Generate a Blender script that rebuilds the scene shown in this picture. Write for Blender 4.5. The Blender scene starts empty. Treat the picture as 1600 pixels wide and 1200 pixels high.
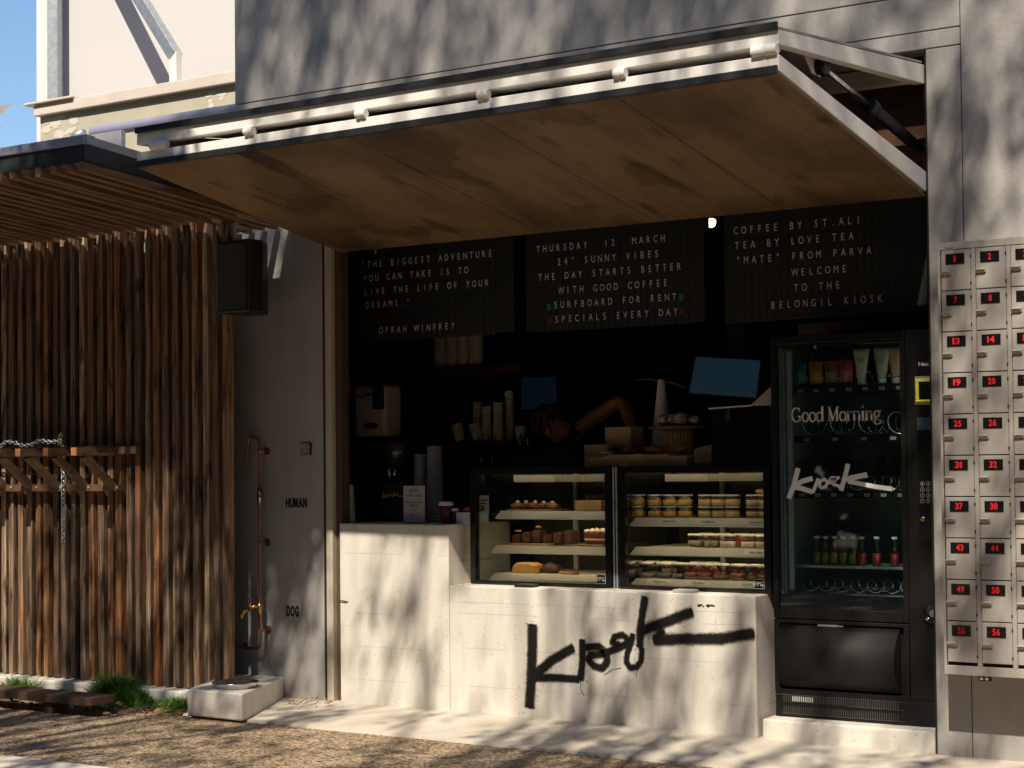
import bpy, bmesh, math, random
from mathutils import Vector, Matrix, noise
random.seed(7)
R = math.radians
C = bpy.context.scene.collection

# ------------------------------------------------------------------ camera
YAW, PITCH, ROLL, FPX = .5678, .0280, -.0101, 2676.
CAM = Vector((2.572, -7.576, 1.332))
fw = Vector((-math.sin(YAW)*math.cos(PITCH), math.cos(YAW)*math.cos(PITCH), math.sin(PITCH)))
r0 = Vector((math.cos(YAW), math.sin(YAW), 0)); u0 = r0.cross(fw)
rx = math.cos(ROLL)*r0 + math.sin(ROLL)*u0
ux = -math.sin(ROLL)*r0 + math.cos(ROLL)*u0
cam = bpy.data.objects.new('camera', bpy.data.cameras.new('camera')); C.objects.link(cam)
cam.matrix_world = Matrix(((rx.x, ux.x, -fw.x, CAM.x), (rx.y, ux.y, -fw.y, CAM.y), (rx.z, ux.z, -fw.z, CAM.z), (0, 0, 0, 1)))
cam.data.sensor_fit = 'HORIZONTAL'; cam.data.sensor_width = 36; cam.data.lens = 36*FPX/1600
cam.data.shift_y = 54.5/1600
cam.data.clip_end = 500
bpy.context.scene.camera = cam

# ------------------------------------------------------------------ sun, sky, exposure
SUN = Vector((-.27, 1, -1.15))                 # the way the sunlight travels
el = math.atan2(1.15, math.hypot(.27, 1)); az = math.atan2(.27, -1)
sun = bpy.data.objects.new('sun', bpy.data.lights.new('sun', 'SUN')); C.objects.link(sun)
sun.rotation_euler = SUN.to_track_quat('-Z', 'Y').to_euler(); sun.location = (3, -9, 12)
sun.data.energy = 5.0; sun.data.angle = R(.5); sun.data.color = (1, .90, .76)
W = bpy.data.worlds.new('World'); bpy.context.scene.world = W; W.use_nodes = True
nt = W.node_tree; bg = nt.nodes['Background']; sky = nt.nodes.new('ShaderNodeTexSky')
sky.sky_type = 'NISHITA'; sky.sun_disc = False; sky.sun_elevation = el; sky.sun_rotation = az
sky.air_density = 1.1; sky.dust_density = .6; sky.ozone_density = 5
nt.links.new(sky.outputs[0], bg.inputs[0]); bg.inputs[1].default_value = .115
vs = bpy.context.scene.view_settings
vs.view_transform = 'Standard'; vs.look = 'None'; vs.gamma = 1; vs.exposure = 0.4
bpy.context.scene.cycles.max_bounces = 8; bpy.context.scene.cycles.transparent_max_bounces = 16
bpy.context.scene.cycles.caustics_reflective = False; bpy.context.scene.cycles.caustics_refractive = False

# ------------------------------------------------------------------ helpers
def at(px, py, **k):
    """point where a sight line of the photograph meets the plane x=, y= or z="""
    d = fw + rx*((px-800)/FPX) - ux*((py-654.5)/FPX)
    (ax, v), = k.items(); i = 'xyz'.index(ax)
    return CAM + d*((v-CAM[i])/d[i])
class B:
    def __init__(s): s.bm = bmesh.new(); s.mi = 0
    def face(s, pts):
        f = s.bm.faces.new([s.bm.verts.new(p) for p in pts]); f.material_index = s.mi; return f
    def hexa(s, p):                      # 8 points: bottom ring then top ring
        v = [s.bm.verts.new(q) for q in p]
        for ix in ((3,2,1,0),(4,5,6,7),(0,1,5,4),(1,2,6,5),(2,3,7,6),(3,0,4,7)):
            f = s.bm.faces.new([v[i] for i in ix]); f.material_index = s.mi
    def box(s, x0, x1, y0, y1, z0, z1, m=None):
        p = [Vector(q) for q in ((x0,y0,z0),(x1,y0,z0),(x1,y1,z0),(x0,y1,z0),(x0,y0,z1),(x1,y0,z1),(x1,y1,z1),(x0,y1,z1))]
        if m is not None: p = [m @ q for q in p]
        s.hexa(p); return s
    def bar(s, a, b, w, h, up=(0,0,1)):  # rectangular bar from a to b
        a, b = Vector(a), Vector(b); d = (b-a).normalized(); up = Vector(up)
        r = d.cross(up).normalized(); u = r.cross(d).normalized()
        q = lambda c: [c-r*w/2-u*h/2, c+r*w/2-u*h/2, c+r*w/2+u*h/2, c-r*w/2+u*h/2]
        s.hexa(q(a)+q(b)); return s
    def tube(s, pts, rad, n=10, cap=True):
        pts = [Vector(p) for p in pts]; rs = rad if isinstance(rad, (list, tuple)) else [rad]*len(pts)
        rings = []; pu = None
        for i, p in enumerate(pts):
            d = (pts[min(i+1, len(pts)-1)] - pts[max(i-1, 0)]).normalized()
            u = pu if pu is not None else (Vector((0,0,1)) if abs(d.z) < .9 else Vector((1,0,0)))
            r_ = d.cross(u).normalized(); u = r_.cross(d).normalized(); pu = u
            rings.append([s.bm.verts.new(p + (r_*math.cos(t)+u*math.sin(t))*rs[i]) for t in [2*math.pi*k/n for k in range(n)]])
        for a, b in zip(rings, rings[1:]):
            for k in range(n):
                f = s.bm.faces.new((a[k], a[(k+1)%n], b[(k+1)%n], b[k])); f.material_index = s.mi; f.smooth = True
        if cap:
            for rg in (rings[0][::-1], rings[-1]):
                f = s.bm.faces.new(rg); f.material_index = s.mi
        return s
    def lathe(s, c, prof, n=20, axis=None):  # prof: (radius, height)
        c = Vector(c); q = Matrix.Identity(3) if axis is None else Vector(axis).to_track_quat('Z', 'X').to_matrix()
        rings = [[s.bm.verts.new(c + q @ Vector((r*math.cos(2*math.pi*k/n), r*math.sin(2*math.pi*k/n), h))) for k in range(n)] for r, h in prof]
        for a, b in zip(rings, rings[1:]):
            for k in range(n):
                f = s.bm.faces.new((a[k], a[(k+1)%n], b[(k+1)%n], b[k])); f.smooth = True; f.material_index = s.mi
        for rg in (rings[0][::-1], rings[-1]):
            f = s.bm.faces.new(rg); f.material_index = s.mi
        return s
    def blob(s, c, r, sub=2, jit=.15, sc=(1,1,1)):
        t = bmesh.ops.create_icosphere(s.bm, subdivisions=sub, radius=1)
        for v in t['verts']:
            k = 1 + jit*noise.noise(v.co*1.7 + Vector(c)*9)*2
            v.co = Vector(c) + Vector((v.co.x*sc[0], v.co.y*sc[1], v.co.z*sc[2]))*r*k
            for f in v.link_faces: f.smooth = True; f.material_index = s.mi
        return s
    def prism(s, poly, y0, y1):          # poly of (x,z), extruded along y
        a = [s.bm.verts.new((x, y0, z)) for x, z in poly]; b = [s.bm.verts.new((x, y1, z)) for x, z in poly]
        n = len(poly)
        fs = [s.bm.faces.new(a), s.bm.faces.new(b[::-1])] + [s.bm.faces.new((a[i], b[i], b[(i+1)%n], a[(i+1)%n])) for i in range(n)]
        for f in fs: f.material_index = s.mi
        return s
WL = {}
def link(name, b, m, parent=None, bev=0, loc=None, smooth=None, seg=2):
    bm = b.bm if isinstance(b, B) else b
    if not isinstance(b, B) or not getattr(b, 'keepn', False): bmesh.ops.recalc_face_normals(bm, faces=bm.faces)
    if loc is None:
        if parent is not None: loc = WL[parent]
        else:
            vs_ = [v.co for v in bm.verts]
            mn = [min(v[i] for v in vs_) for i in range(3)]; mx = [max(v[i] for v in vs_) for i in range(3)]
            loc = Vector(((mn[0]+mx[0])/2, (mn[1]+mx[1])/2, mn[2]))
    loc = Vector(loc)
    bmesh.ops.translate(bm, verts=bm.verts, vec=-loc)
    me = bpy.data.meshes.new(name); bm.to_mesh(me); bm.free()
    for mm in (m if isinstance(m, (list, tuple)) else [m]): me.materials.append(mm)
    o = bpy.data.objects.new(name, me); C.objects.link(o)
    if parent is not None: o.parent = parent
    else: o.location = loc
    WL[o] = loc
    if bev:
        md = o.modifiers.new('bevel', 'BEVEL'); md.width = bev; md.segments = seg; md.limit_method = 'ANGLE'; md.angle_limit = R(40)
    return o
def thing(name, label, cat, loc, group=None):
    o = bpy.data.objects.new(name, None); C.objects.link(o); o.location = loc; o.empty_display_size = .05
    WL[o] = Vector(loc); o['label'] = label; o['category'] = cat
    if group: o['group'] = group
    return o
def tag(o, label, cat, group=None):
    o['label'] = label; o['category'] = cat
    if group: o['group'] = group
    return o
def struct(o): o['kind'] = 'structure'; return o
def stuff(o): o['kind'] = 'stuff'; return o
def dup(o, shift, label=None, parent=None):
    c = o.copy(); C.objects.link(c)
    if parent is not None: c.parent = parent
    else:
        c.location = o.location + Vector(shift); WL[c] = WL[o] + Vector(shift)
        if label: c['label'] = label
    for ch in list(o.children): dup(ch, (0,0,0), None, c)
    return c
ORD = ['first','second','third','fourth','fifth','sixth','seventh','eighth','ninth','tenth','eleventh','twelfth','thirteenth','fourteenth','fifteenth','sixteenth','seventeenth']

# ---- text
_gl = {}
def glyph(ch, bold=0.0):
    if (ch, bold) not in _gl:
        cu = bpy.data.curves.new('t', 'FONT'); cu.body = ch; cu.size = 1; cu.offset = bold; cu.resolution_u = 3
        ob = bpy.data.objects.new('t', cu); C.objects.link(ob)
        ev = ob.evaluated_get(bpy.context.evaluated_depsgraph_get()); me = ev.to_mesh()
        _gl[(ch, bold)] = ([tuple(v.co) for v in me.vertices], [tuple(p.vertices) for p in me.polygons])
        ev.to_mesh_clear(); bpy.data.objects.remove(ob); bpy.data.curves.remove(cu)
    return _gl[(ch, bold)]
CAPH = .69
def put_char(b, ch, o, ex, ez, sx, sz, bold=0, center=True):
    vs_, fs = glyph(ch, bold)
    if not vs_: return
    cx = (min(v[0] for v in vs_)+max(v[0] for v in vs_))/2 if center else 0
    vv = [b.bm.verts.new(o + ex*((v[0]-cx)*sx) + ez*(v[1]*sz)) for v in vs_]
    for f in fs:
        try:
            g = b.bm.faces.new([vv[i] for i in f]); g.material_index = b.mi
        except ValueError: pass
def put_word(b, s, o, w, h, bold=0, ex=Vector((1,0,0)), ez=Vector((0,0,1)), gap=.06):
    """word fitted into width w and cap height h, lower left corner at o"""
    o = Vector(o); x = 0; pos = []
    for ch in s:
        vs_, _ = glyph(ch, bold)
        if not vs_: x += .3; continue
        a = min(v[0] for v in vs_); c = max(v[0] for v in vs_)
        pos.append((ch, x - a)); x += c - a + gap
    k = w/(x-gap)
    for ch, dx in pos: put_char(b, ch, o + ex*(dx*k), ex, ez, k, h/CAPH, bold, center=False)

# ---- materials
def mat(name, col, rough=.6, metal=0, col2=None, scale=6, stretch=(1,1,1), det=5, bump=0, bscale=None, island=0, spec=.5, ramp=(.35,.65), emit=None, estr=0):
    m = bpy.data.materials.new(name); m.use_nodes = True; t = m.node_tree; N = t.nodes; L = t.links
    p = N['Principled BSDF']; p.inputs['Roughness'].default_value = rough; p.inputs['Metallic'].default_value = metal
    p.inputs['Specular IOR Level'].default_value = spec
    p.inputs['Base Color'].default_value = (*col, 1)
    if emit: p.inputs['Emission Color'].default_value = (*emit, 1); p.inputs['Emission Strength'].default_value = estr
    if col2 or bump or island:
        g = N.new('ShaderNodeNewGeometry'); mp = N.new('ShaderNodeMapping'); mp.inputs['Scale'].default_value = stretch
        L.new(g.outputs['Position'], mp.inputs['Vector'])
        src = mp.outputs[0]
        if island:
            ad = N.new('ShaderNodeVectorMath'); ad.operation = 'ADD'
            ml = N.new('ShaderNodeMath'); ml.operation = 'MULTIPLY'; ml.inputs[1].default_value = 40
            L.new(g.outputs['Random Per Island'], ml.inputs[0]); L.new(mp.outputs[0], ad.inputs[0]); L.new(ml.outputs[0], ad.inputs[1]); src = ad.outputs[0]
        n = N.new('ShaderNodeTexNoise'); n.inputs['Scale'].default_value = scale; n.inputs['Detail'].default_value = det
        L.new(src, n.inputs['Vector'])
        out = None
        if col2:
            r = N.new('ShaderNodeValToRGB'); r.color_ramp.elements[0].position = ramp[0]; r.color_ramp.elements[1].position = ramp[1]
            r.color_ramp.elements[0].color = (*col, 1); r.color_ramp.elements[1].color = (*col2, 1)
            L.new(n.outputs[0], r.inputs[0]); out = r.outputs[0]; L.new(out, p.inputs['Base Color'])
        if bump:
            bp = N.new('ShaderNodeBump'); bp.inputs['Strength'].default_value = bump; bp.inputs['Distance'].default_value = .01
            n2 = n
            if bscale:
                n2 = N.new('ShaderNodeTexNoise'); n2.inputs['Scale'].default_value = bscale; n2.inputs['Detail'].default_value = 4; L.new(src, n2.inputs['Vector'])
            L.new(n2.outputs[0], bp.inputs['Height']); L.new(bp.outputs[0], p.inputs['Normal'])
        m['_c'] = 1
    return m
def nodes_of(m): return m.node_tree.nodes, m.node_tree.links, m.node_tree.nodes['Principled BSDF']
def mulcol(m, build):
    """multiply the base colour by a factor socket built from the position"""
    N, L, p = nodes_of(m); src = p.inputs['Base Color'].links[0].from_socket if p.inputs['Base Color'].links else None
    mx = N.new('ShaderNodeMix'); mx.data_type = 'RGBA'; mx.blend_type = 'MULTIPLY'; mx.inputs['Factor'].default_value = 1
    if src: L.new(src, mx.inputs['A'])
    else: mx.inputs['A'].default_value = p.inputs['Base Color'].default_value
    g = N.new('ShaderNodeNewGeometry')
    L.new(build(N, L, g), mx.inputs['B']); L.new(mx.outputs['Result'], p.inputs['Base Color'])
def f_noise(scale, stretch, lo, hi, c0, c1, det=4, voro=False, island=False):
    def f(N, L, g):
        mp = N.new('ShaderNodeMapping'); mp.inputs['Scale'].default_value = stretch; L.new(g.outputs['Position'], mp.inputs[0])
        src = mp.outputs[0]
        if island:
            ml = N.new('ShaderNodeMath'); ml.operation = 'MULTIPLY'; ml.inputs[1].default_value = 57
            L.new(g.outputs['Random Per Island'], ml.inputs[0]); ad = N.new('ShaderNodeVectorMath'); L.new(src, ad.inputs[0]); L.new(ml.outputs[0], ad.inputs[1]); src = ad.outputs[0]
        n = N.new('ShaderNodeTexVoronoi' if voro else 'ShaderNodeTexNoise'); n.inputs['Scale'].default_value = scale
        if not voro: n.inputs['Detail'].default_value = det
        L.new(src, n.inputs['Vector'])
        r = N.new('ShaderNodeValToRGB'); r.color_ramp.elements[0].position = lo; r.color_ramp.elements[1].position = hi
        r.color_ramp.elements[0].color = (*c0, 1); r.color_ramp.elements[1].color = (*c1, 1); L.new(n.outputs[0], r.inputs[0]); return r.outputs[0]
    return f
def f_island(cols):
    def f(N, L, g):
        r = N.new('ShaderNodeValToRGB'); r.color_ramp.interpolation = 'CONSTANT'
        e = r.color_ramp.elements
        while len(e) < len(cols): e.new(.5)
        for i, c in enumerate(cols): e[i].position = i/len(cols); e[i].color = (*c, 1)
        L.new(g.outputs['Random Per Island'], r.inputs[0]); return r.outputs[0]
    return f
def glass(name, refl=.08, tint=(.93,.96,.95)):
    m = bpy.data.materials.new(name); m.use_nodes = True; t = m.node_tree; N = t.nodes; L = t.links
    N.remove(N['Principled BSDF']); o = N['Material Output']
    tr = N.new('ShaderNodeBsdfTransparent'); tr.inputs[0].default_value = (*tint, 1)
    gl = N.new('ShaderNodeBsdfGlossy'); gl.inputs['Roughness'].default_value = .02
    lw = N.new('ShaderNodeLayerWeight'); lw.inputs['Blend'].default_value = .5     # Schlick's reflectance from the facing angle
    pw = N.new('ShaderNodeMath'); pw.operation = 'POWER'; pw.inputs[1].default_value = 5; L.new(lw.outputs['Facing'], pw.inputs[0])
    ml = N.new('ShaderNodeMath'); ml.operation = 'MULTIPLY_ADD'; ml.inputs[1].default_value = .9; ml.inputs[2].default_value = refl; L.new(pw.outputs[0], ml.inputs[0])
    mx = N.new('ShaderNodeMixShader'); L.new(ml.outputs[0], mx.inputs[0]); L.new(tr.outputs[0], mx.inputs[1]); L.new(gl.outputs[0], mx.inputs[2]); L.new(mx.outputs[0], o.inputs[0])
    return m
M = {}
M['wall'] = mat('grey_render', (.335,.318,.295), .75, col2=(.39,.37,.345), scale=1.6, bump=.25, bscale=60, stretch=(1,1,.6))
mulcol(M['wall'], f_noise(9, (1,1,.25), .3, .75, (.86,.86,.86), (1,1,1)))
M['gap'] = mat('dark_gap', (.01,.01,.01), .9)
M['concrete'] = mat('pale_concrete', (.66,.62,.555), .8, col2=(.56,.525,.465), scale=2.2, bump=.09, bscale=60, ramp=(.35,.75))
mulcol(M['concrete'], f_noise(26, (1,1,1), .035, .10, (.20,.18,.16), (1,1,1), voro=True))
mulcol(M['concrete'], f_noise(14, (1,1,.18), .32, .55, (.88,.86,.82), (1,1,1)))
mulcol(M['concrete'], f_noise(5.2, (.12,.12,3.2), .30, .33, (.72,.68,.62), (1,1,1), det=2))
mulcol(M['concrete'], f_noise(52, (1,1,1), .03, .07, (.35,.32,.28), (1,1,1), voro=True))
M['apron'] = mat('apron_concrete', (.60,.54,.45), .85, col2=(.47,.415,.335), scale=3, bump=.35, bscale=70)
mulcol(M['apron'], f_noise(30, (1,1,1), .03, .07, (.4,.36,.3), (1,1,1), voro=True))
M['ground'] = mat('exposed_aggregate', (.34,.27,.19), .85, col2=(.27,.21,.145), scale=2, bump=0)
def agg(m):
    N, L, p = nodes_of(m); g = N.new('ShaderNodeNewGeometry')
    v = N.new('ShaderNodeTexVoronoi'); v.inputs['Scale'].default_value = 68; L.new(g.outputs['Position'], v.inputs['Vector'])
    r = N.new('ShaderNodeValToRGB'); e = r.color_ramp.elements
    e[0].position = 0; e[0].color = (.38,.31,.25,1); e[1].position = 1; e[1].color = (1.95,1.85,1.68,1)
    bw = N.new('ShaderNodeRGBToBW'); L.new(v.outputs['Color'], bw.inputs[0]); L.new(bw.outputs[0], r.inputs[0])
    mx = N.new('ShaderNodeMix'); mx.data_type = 'RGBA'; mx.blend_type = 'MULTIPLY'; mx.inputs['Factor'].default_value = 1
    L.new(p.inputs['Base Color'].links[0].from_socket, mx.inputs['A']); L.new(r.outputs[0], mx.inputs['B'])
    r2 = N.new('ShaderNodeValToRGB'); r2.color_ramp.elements[0].position = .45; r2.color_ramp.elements[0].color = (1,1,1,1); r2.color_ramp.elements[1].position = .8; r2.color_ramp.elements[1].color = (.3,.26,.22,1)
    L.new(v.outputs['Distance'], r2.inputs[0])
    mx2 = N.new('ShaderNodeMix'); mx2.data_type = 'RGBA'; mx2.blend_type = 'MULTIPLY'; mx2.inputs['Factor'].default_value = 1
    L.new(mx.outputs['Result'], mx2.inputs['A']); L.new(r2.outputs[0], mx2.inputs['B']); L.new(mx2.outputs['Result'], p.inputs['Base Color'])
    bp = N.new('ShaderNodeBump'); bp.invert = True; bp.inputs['Strength'].default_value = .8; bp.inputs['Distance'].default_value = .006
    L.new(v.outputs['Distance'], bp.inputs['Height']); L.new(bp.outputs[0], p.inputs['Normal'])
agg(M['ground'])
WOODC = [(1.1,.97,.86),(1.5,1.42,1.33),(.62,.48,.38),(1.15,.74,.46),(.85,.73,.64),(1.75,1.66,1.55),(.48,.38,.31),(1.2,1.02,.84),(1.2,.82,.54),(.78,.71,.66)]
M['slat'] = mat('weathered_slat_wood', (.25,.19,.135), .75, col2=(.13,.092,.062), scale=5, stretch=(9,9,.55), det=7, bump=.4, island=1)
mulcol(M['slat'], f_island(WOODC))
mulcol(M['slat'], f_noise(26, (3,3,.14), .36, .64, (.50,.46,.42), (1.35,1.32,1.28), det=8, island=True))
mulcol(M['slat'], f_noise(7, (3,3,.6), .35, .45, (.26,.22,.19), (1,1,1), det=8, island=True))
mulcol(M['slat'], f_noise(3, (2,2,.35), .56, .68, (1,1,1), (1.2,.82,.58), det=6, island=True))
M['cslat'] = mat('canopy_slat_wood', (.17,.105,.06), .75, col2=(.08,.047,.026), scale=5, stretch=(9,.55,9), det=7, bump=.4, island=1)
mulcol(M['cslat'], f_island(WOODC))
M['timber'] = mat('rack_timber', (.17,.095,.05), .6, col2=(.10,.05,.026), scale=8, stretch=(.8,3,3), bump=.2)
M['timber_end'] = mat('orange_end_grain', (.50,.20,.07), .7, col2=(.38,.14,.05), scale=30)
M['ply'] = mat('awning_plywood', (.235,.145,.070), .55, col2=(.17,.103,.05), scale=2.2, stretch=(6,.7,1), det=7, ramp=(.3,.7))
mulcol(M['ply'], f_noise(1.1, (1.2,.8,1), .34, .56, (.45,.40,.36), (1,1,1), det=6))
mulcol(M['ply'], f_noise(3.0, (2.4,.5,1), .34, .43, (.50,.44,.37), (1,1,1), det=7))
mulcol(M['ply'], f_noise(1.7, (1.6,1.0,1), .585, .60, (1,1,1), (.66,.6,.52), det=5))
mulcol(M['ply'], f_noise(60, (1,.06,1), .3, .7, (.86,.84,.8), (1.06,1.05,1.03), det=4))
M['white'] = mat('white_painted_steel', (.78,.75,.70), .45, col2=(.70,.665,.60), scale=5, ramp=(.45,.8))
M['cream'] = mat('cream_post_paint', (.52,.46,.36), .5, col2=(.44,.385,.3), scale=4)
M['rubber'] = mat('black_rubber', (.012,.013,.016), .5)
M['fascia'] = mat('black_fascia', (.022,.025,.028), .32, col2=(.04,.045,.05), scale=4)
M['flash'] = mat('grey_metal_flashing', (.42,.43,.45), .5, .35, col2=(.36,.37,.39), scale=8)
M['violet'] = mat('violet_grey_metal', (.30,.30,.40), .45, .2)
M['roof'] = mat('roof_sheet', (.32,.32,.34), .6, .2)
M['black'] = mat('black_paint', (.010,.010,.011), .45)
M['blackgl'] = mat('black_gloss', (.008,.008,.009), .16)
M['machine'] = mat('machine_black_paint', (.0075,.0072,.0070), .42, bump=.05, bscale=500, spec=.28)
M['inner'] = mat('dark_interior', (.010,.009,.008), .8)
M['brownply'] = mat('reddish_plywood', (.11,.042,.018), .6, col2=(.075,.027,.012), scale=3, stretch=(1,1,4))
M['brown'] = mat('brown_timber', (.105,.06,.035), .65, col2=(.06,.034,.02), scale=6, stretch=(3,3,.4))
M['steel'] = mat('stainless_steel', (.62,.61,.59), .24, 1)
M['galv'] = mat('galvanised_steel', (.50,.53,.55), .42, .7, col2=(.38,.41,.44), scale=26)
M['chrome'] = mat('chrome', (.75,.75,.75), .12, 1)
M['copper'] = mat('copper_pipe', (.46,.18,.085), .38, .85, col2=(.26,.11,.06), scale=18)
M['brass'] = mat('brass', (.62,.40,.14), .3, .95, col2=(.42,.26,.09), scale=30)
M['letter'] = mat('pale_letters', (.82,.80,.74), .6)
M['board'] = mat('split_flap_black', (.013,.013,.011), .5)
M['tile'] = mat('flap_tile_black', (.017,.017,.015), .5)
M['graffiti'] = mat('black_letters', (.012,.012,.012), .6)
M['whitebb'] = mat('white_billboard_panel', (.56,.535,.525), .6)
M['pinkcope'] = mat('pinkish_coping', (.66,.58,.50), .6, col2=(.60,.52,.45), scale=5)
M['beige'] = mat('beige_fascia_paint', (.50,.46,.35), .65, col2=(.44,.41,.31), scale=6)
M['flaky'] = mat('flaky_cream_paint', (.62,.575,.48), .8)
M['leaf'] = mat('gum_leaf', (.055,.085,.035), .6, col2=(.09,.11,.045), scale=4)
M['bark'] = mat('gum_bark', (.20,.16,.12), .85, col2=(.12,.095,.07), scale=6, stretch=(3,3,.6))
M['grass'] = mat('lush_grass', (.055,.14,.014), .55, col2=(.10,.22,.025), scale=14)
M['locker'] = mat('beige_locker_enamel', (.35,.32,.285), .5, col2=(.315,.29,.26), scale=5)
M['lockgap'] = mat('locker_shadow_gap', (.02,.018,.016), .8)
M['red'] = mat('red_number_paint', (.75,.012,.018), .5)
M['plate'] = mat('black_number_plate', (.006,.006,.006), .3)
M['papercup'] = mat('cream_paper_cup', (.76,.66,.50), .75)
M['paperwhite'] = mat('white_paper', (.78,.77,.75), .8)
M['greenpl'] = mat('green_clear_plastic', (.16,.42,.13), .25, col2=(.48,.62,.36), scale=3, stretch=(.1,.1,6))
M['clearpl'] = mat('smoky_clear_plastic', (.17,.18,.19), .18)
M['maroon'] = mat('maroon_paper_cup', (.10,.018,.028), .6)
M['card'] = mat('kraft_card', (.60,.40,.20), .8, col2=(.52,.34,.165), scale=10)
M['oak'] = mat('light_oak', (.60,.40,.19), .6, col2=(.42,.26,.11), scale=7, stretch=(.9,4,4), bump=.3)
M['darkwood'] = mat('dark_stained_wood', (.20,.10,.045), .55, col2=(.13,.06,.025), scale=9, stretch=(1,5,5))
M['choc'] = mat('chocolate', (.05,.018,.010), .6, col2=(.12,.05,.025), scale=30, bump=.6)
M['pastry'] = mat('golden_pastry', (.44,.19,.055), .55, col2=(.24,.09,.03), scale=22, bump=.5)
M['sponge'] = mat('yellow_sponge', (.62,.36,.10), .75, col2=(.5,.27,.07), scale=40, bump=.5)
M['redcake'] = mat('red_velvet_cake', (.17,.012,.010), .7, bump=.6, bscale=80)
M['cream_food'] = mat('whipped_cream', (.80,.73,.60), .5, bump=.5, bscale=60)
M['custard'] = mat('yellow_custard', (.80,.50,.13), .45)
M['lemon'] = mat('pale_lemon_curd', (.74,.56,.24), .45)
M['caramel'] = mat('caramel_layer', (.42,.20,.05), .45)
M['peach'] = mat('pale_biscuit_layer', (.66,.48,.30), .6)
M['jam'] = mat('dark_jam', (.14,.015,.02), .3)
M['fruit'] = mat('red_fruit', (.40,.045,.03), .4, col2=(.55,.22,.04), scale=40)
M['leafgreen'] = mat('green_salad', (.12,.20,.03), .5, col2=(.4,.3,.05), scale=50)
M['greypaste'] = mat('grey_oat_cream', (.42,.38,.33), .6, col2=(.30,.26,.22), scale=40)
M['coconut'] = mat('coconut_bliss_ball', (.22,.15,.11), .8, col2=(.62,.55,.48), scale=70, bump=.6, ramp=(.45,.6))
M['shelf'] = mat('white_shelf_enamel', (.70,.66,.58), .45)
M['shelf_edge'] = mat('shelf_price_rail', (.66,.64,.58), .3)
M['screen'] = mat('blue_screen', (.01,.02,.03), .15, emit=(.075,.19,.30), estr=.06)
M['dimscreen'] = mat('dim_blue_screen', (.01,.02,.03), .2, emit=(.05,.13,.22), estr=.022)
M['yellow'] = mat('yellow_plastic', (.80,.66,.02), .4)
M['skin'] = mat('tanned_skin', (.50,.20,.085), .5, col2=(.42,.155,.06), scale=6)
M['hair'] = mat('brown_hair', (.05,.024,.012), .5, col2=(.10,.045,.02), scale=40, stretch=(1,1,.2), bump=.6)
M['shirt'] = mat('black_tshirt', (.013,.013,.015), .85, bump=.3, bscale=30)
M['glass'] = glass('display_glass', .045)
M['vglass'] = glass('machine_glass', .05, (.85,.9,.88))
M['jarglass'] = glass('jar_glass', .05, (.97,.96,.93))
M['lid'] = mat('clear_jar_lid', (.66,.63,.57), .2)
M['bulb'] = mat('lit_bulb', (1,.9,.7), .4, emit=(1,.66,.34), estr=5)
M['led'] = mat('cabinet_light_strip', (.9,.8,.6), .5, emit=(1,.74,.42), estr=8)
M['vinner'] = mat('machine_liner', (.30,.33,.32), .6)
M['padlock'] = mat('brass_padlock', (.70,.50,.06), .35, .6)
def soft(name, col):
    m = mat(name, col, .8, spec=.08); N, L, p = nodes_of(m); o = N['Material Output']
    a = N.new('ShaderNodeAttribute'); a.attribute_name = 'edge'
    g = N.new('ShaderNodeNewGeometry'); n = N.new('ShaderNodeTexNoise'); n.inputs['Scale'].default_value = 220; n.inputs['Detail'].default_value = 3; L.new(g.outputs['Position'], n.inputs[0])
    ad = N.new('ShaderNodeMath'); ad.operation = 'ADD'; L.new(a.outputs['Fac'], ad.inputs[0]); L.new(n.outputs[0], ad.inputs[1])
    mr = N.new('ShaderNodeMapRange'); mr.inputs['From Min'].default_value = .72; mr.inputs['From Max'].default_value = 1.12; L.new(ad.outputs[0], mr.inputs[0])
    t = N.new('ShaderNodeBsdfTransparent'); mx = N.new('ShaderNodeMixShader'); L.new(mr.outputs[0], mx.inputs[0]); L.new(t.outputs[0], mx.inputs[1]); L.new(p.outputs[0], mx.inputs[2]); L.new(mx.outputs[0], o.inputs[0])
    return m
M['spray'] = soft('black_spray_paint', (.012,.011,.010))
def stroke_mesh(strokes, y0, conv, soft_edge=True, dy=.0004):
    """strokes: (points, width in picture px); conv maps px to (x,z); one sheet per stroke, each a hair in front of the last"""
    bm = bmesh.new(); lay = bm.verts.layers.float.new('edge')
    for si, (pts, w) in enumerate(strokes):
        q = [Vector(conv(*p)) for p in pts]; wm = (Vector(conv(pts[0][0]+w, pts[0][1]))-q[0]).length
        d = [q[0]]
        for a, c in zip(q, q[1:]):
            k = max(2, int((c-a).length/(wm*.25)))
            d += [a+(c-a)*i/k for i in range(1, k+1)]
        t0 = (d[1]-d[0]).normalized(); t1 = (d[-1]-d[-2]).normalized()
        if soft_edge: d = [d[0]-t0*wm*.3] + d + [d[-1]+t1*wm*.3]
        rows = []; offs = (-.95,-.46,0,.46,.95) if soft_edge else (-.5,0,.5)
        for i, p in enumerate(d):
            t = (d[min(i+1,len(d)-1)]-d[max(i-1,0)]).normalized(); n = Vector((-t.y, t.x))
            kk = 1+.10*noise.noise(Vector((p.x*30, p.y*30, si))) if soft_edge else 1
            end = soft_edge and i in (0, len(d)-1)
            row = []
            for o in offs:
                v = bm.verts.new((p.x+n.x*o*wm*kk, y0-dy*si, p.y+n.y*o*wm*kk)); v[lay] = 0 if (end or abs(o) > .8) else (.62 if abs(o) > .3 else 1.0)
                row.append(v)
            rows.append(row)
        for a, c in zip(rows, rows[1:]):
            for i in range(len(offs)-1): bm.faces.new((a[i], a[i+1], c[i+1], c[i]))
    return bm

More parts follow.
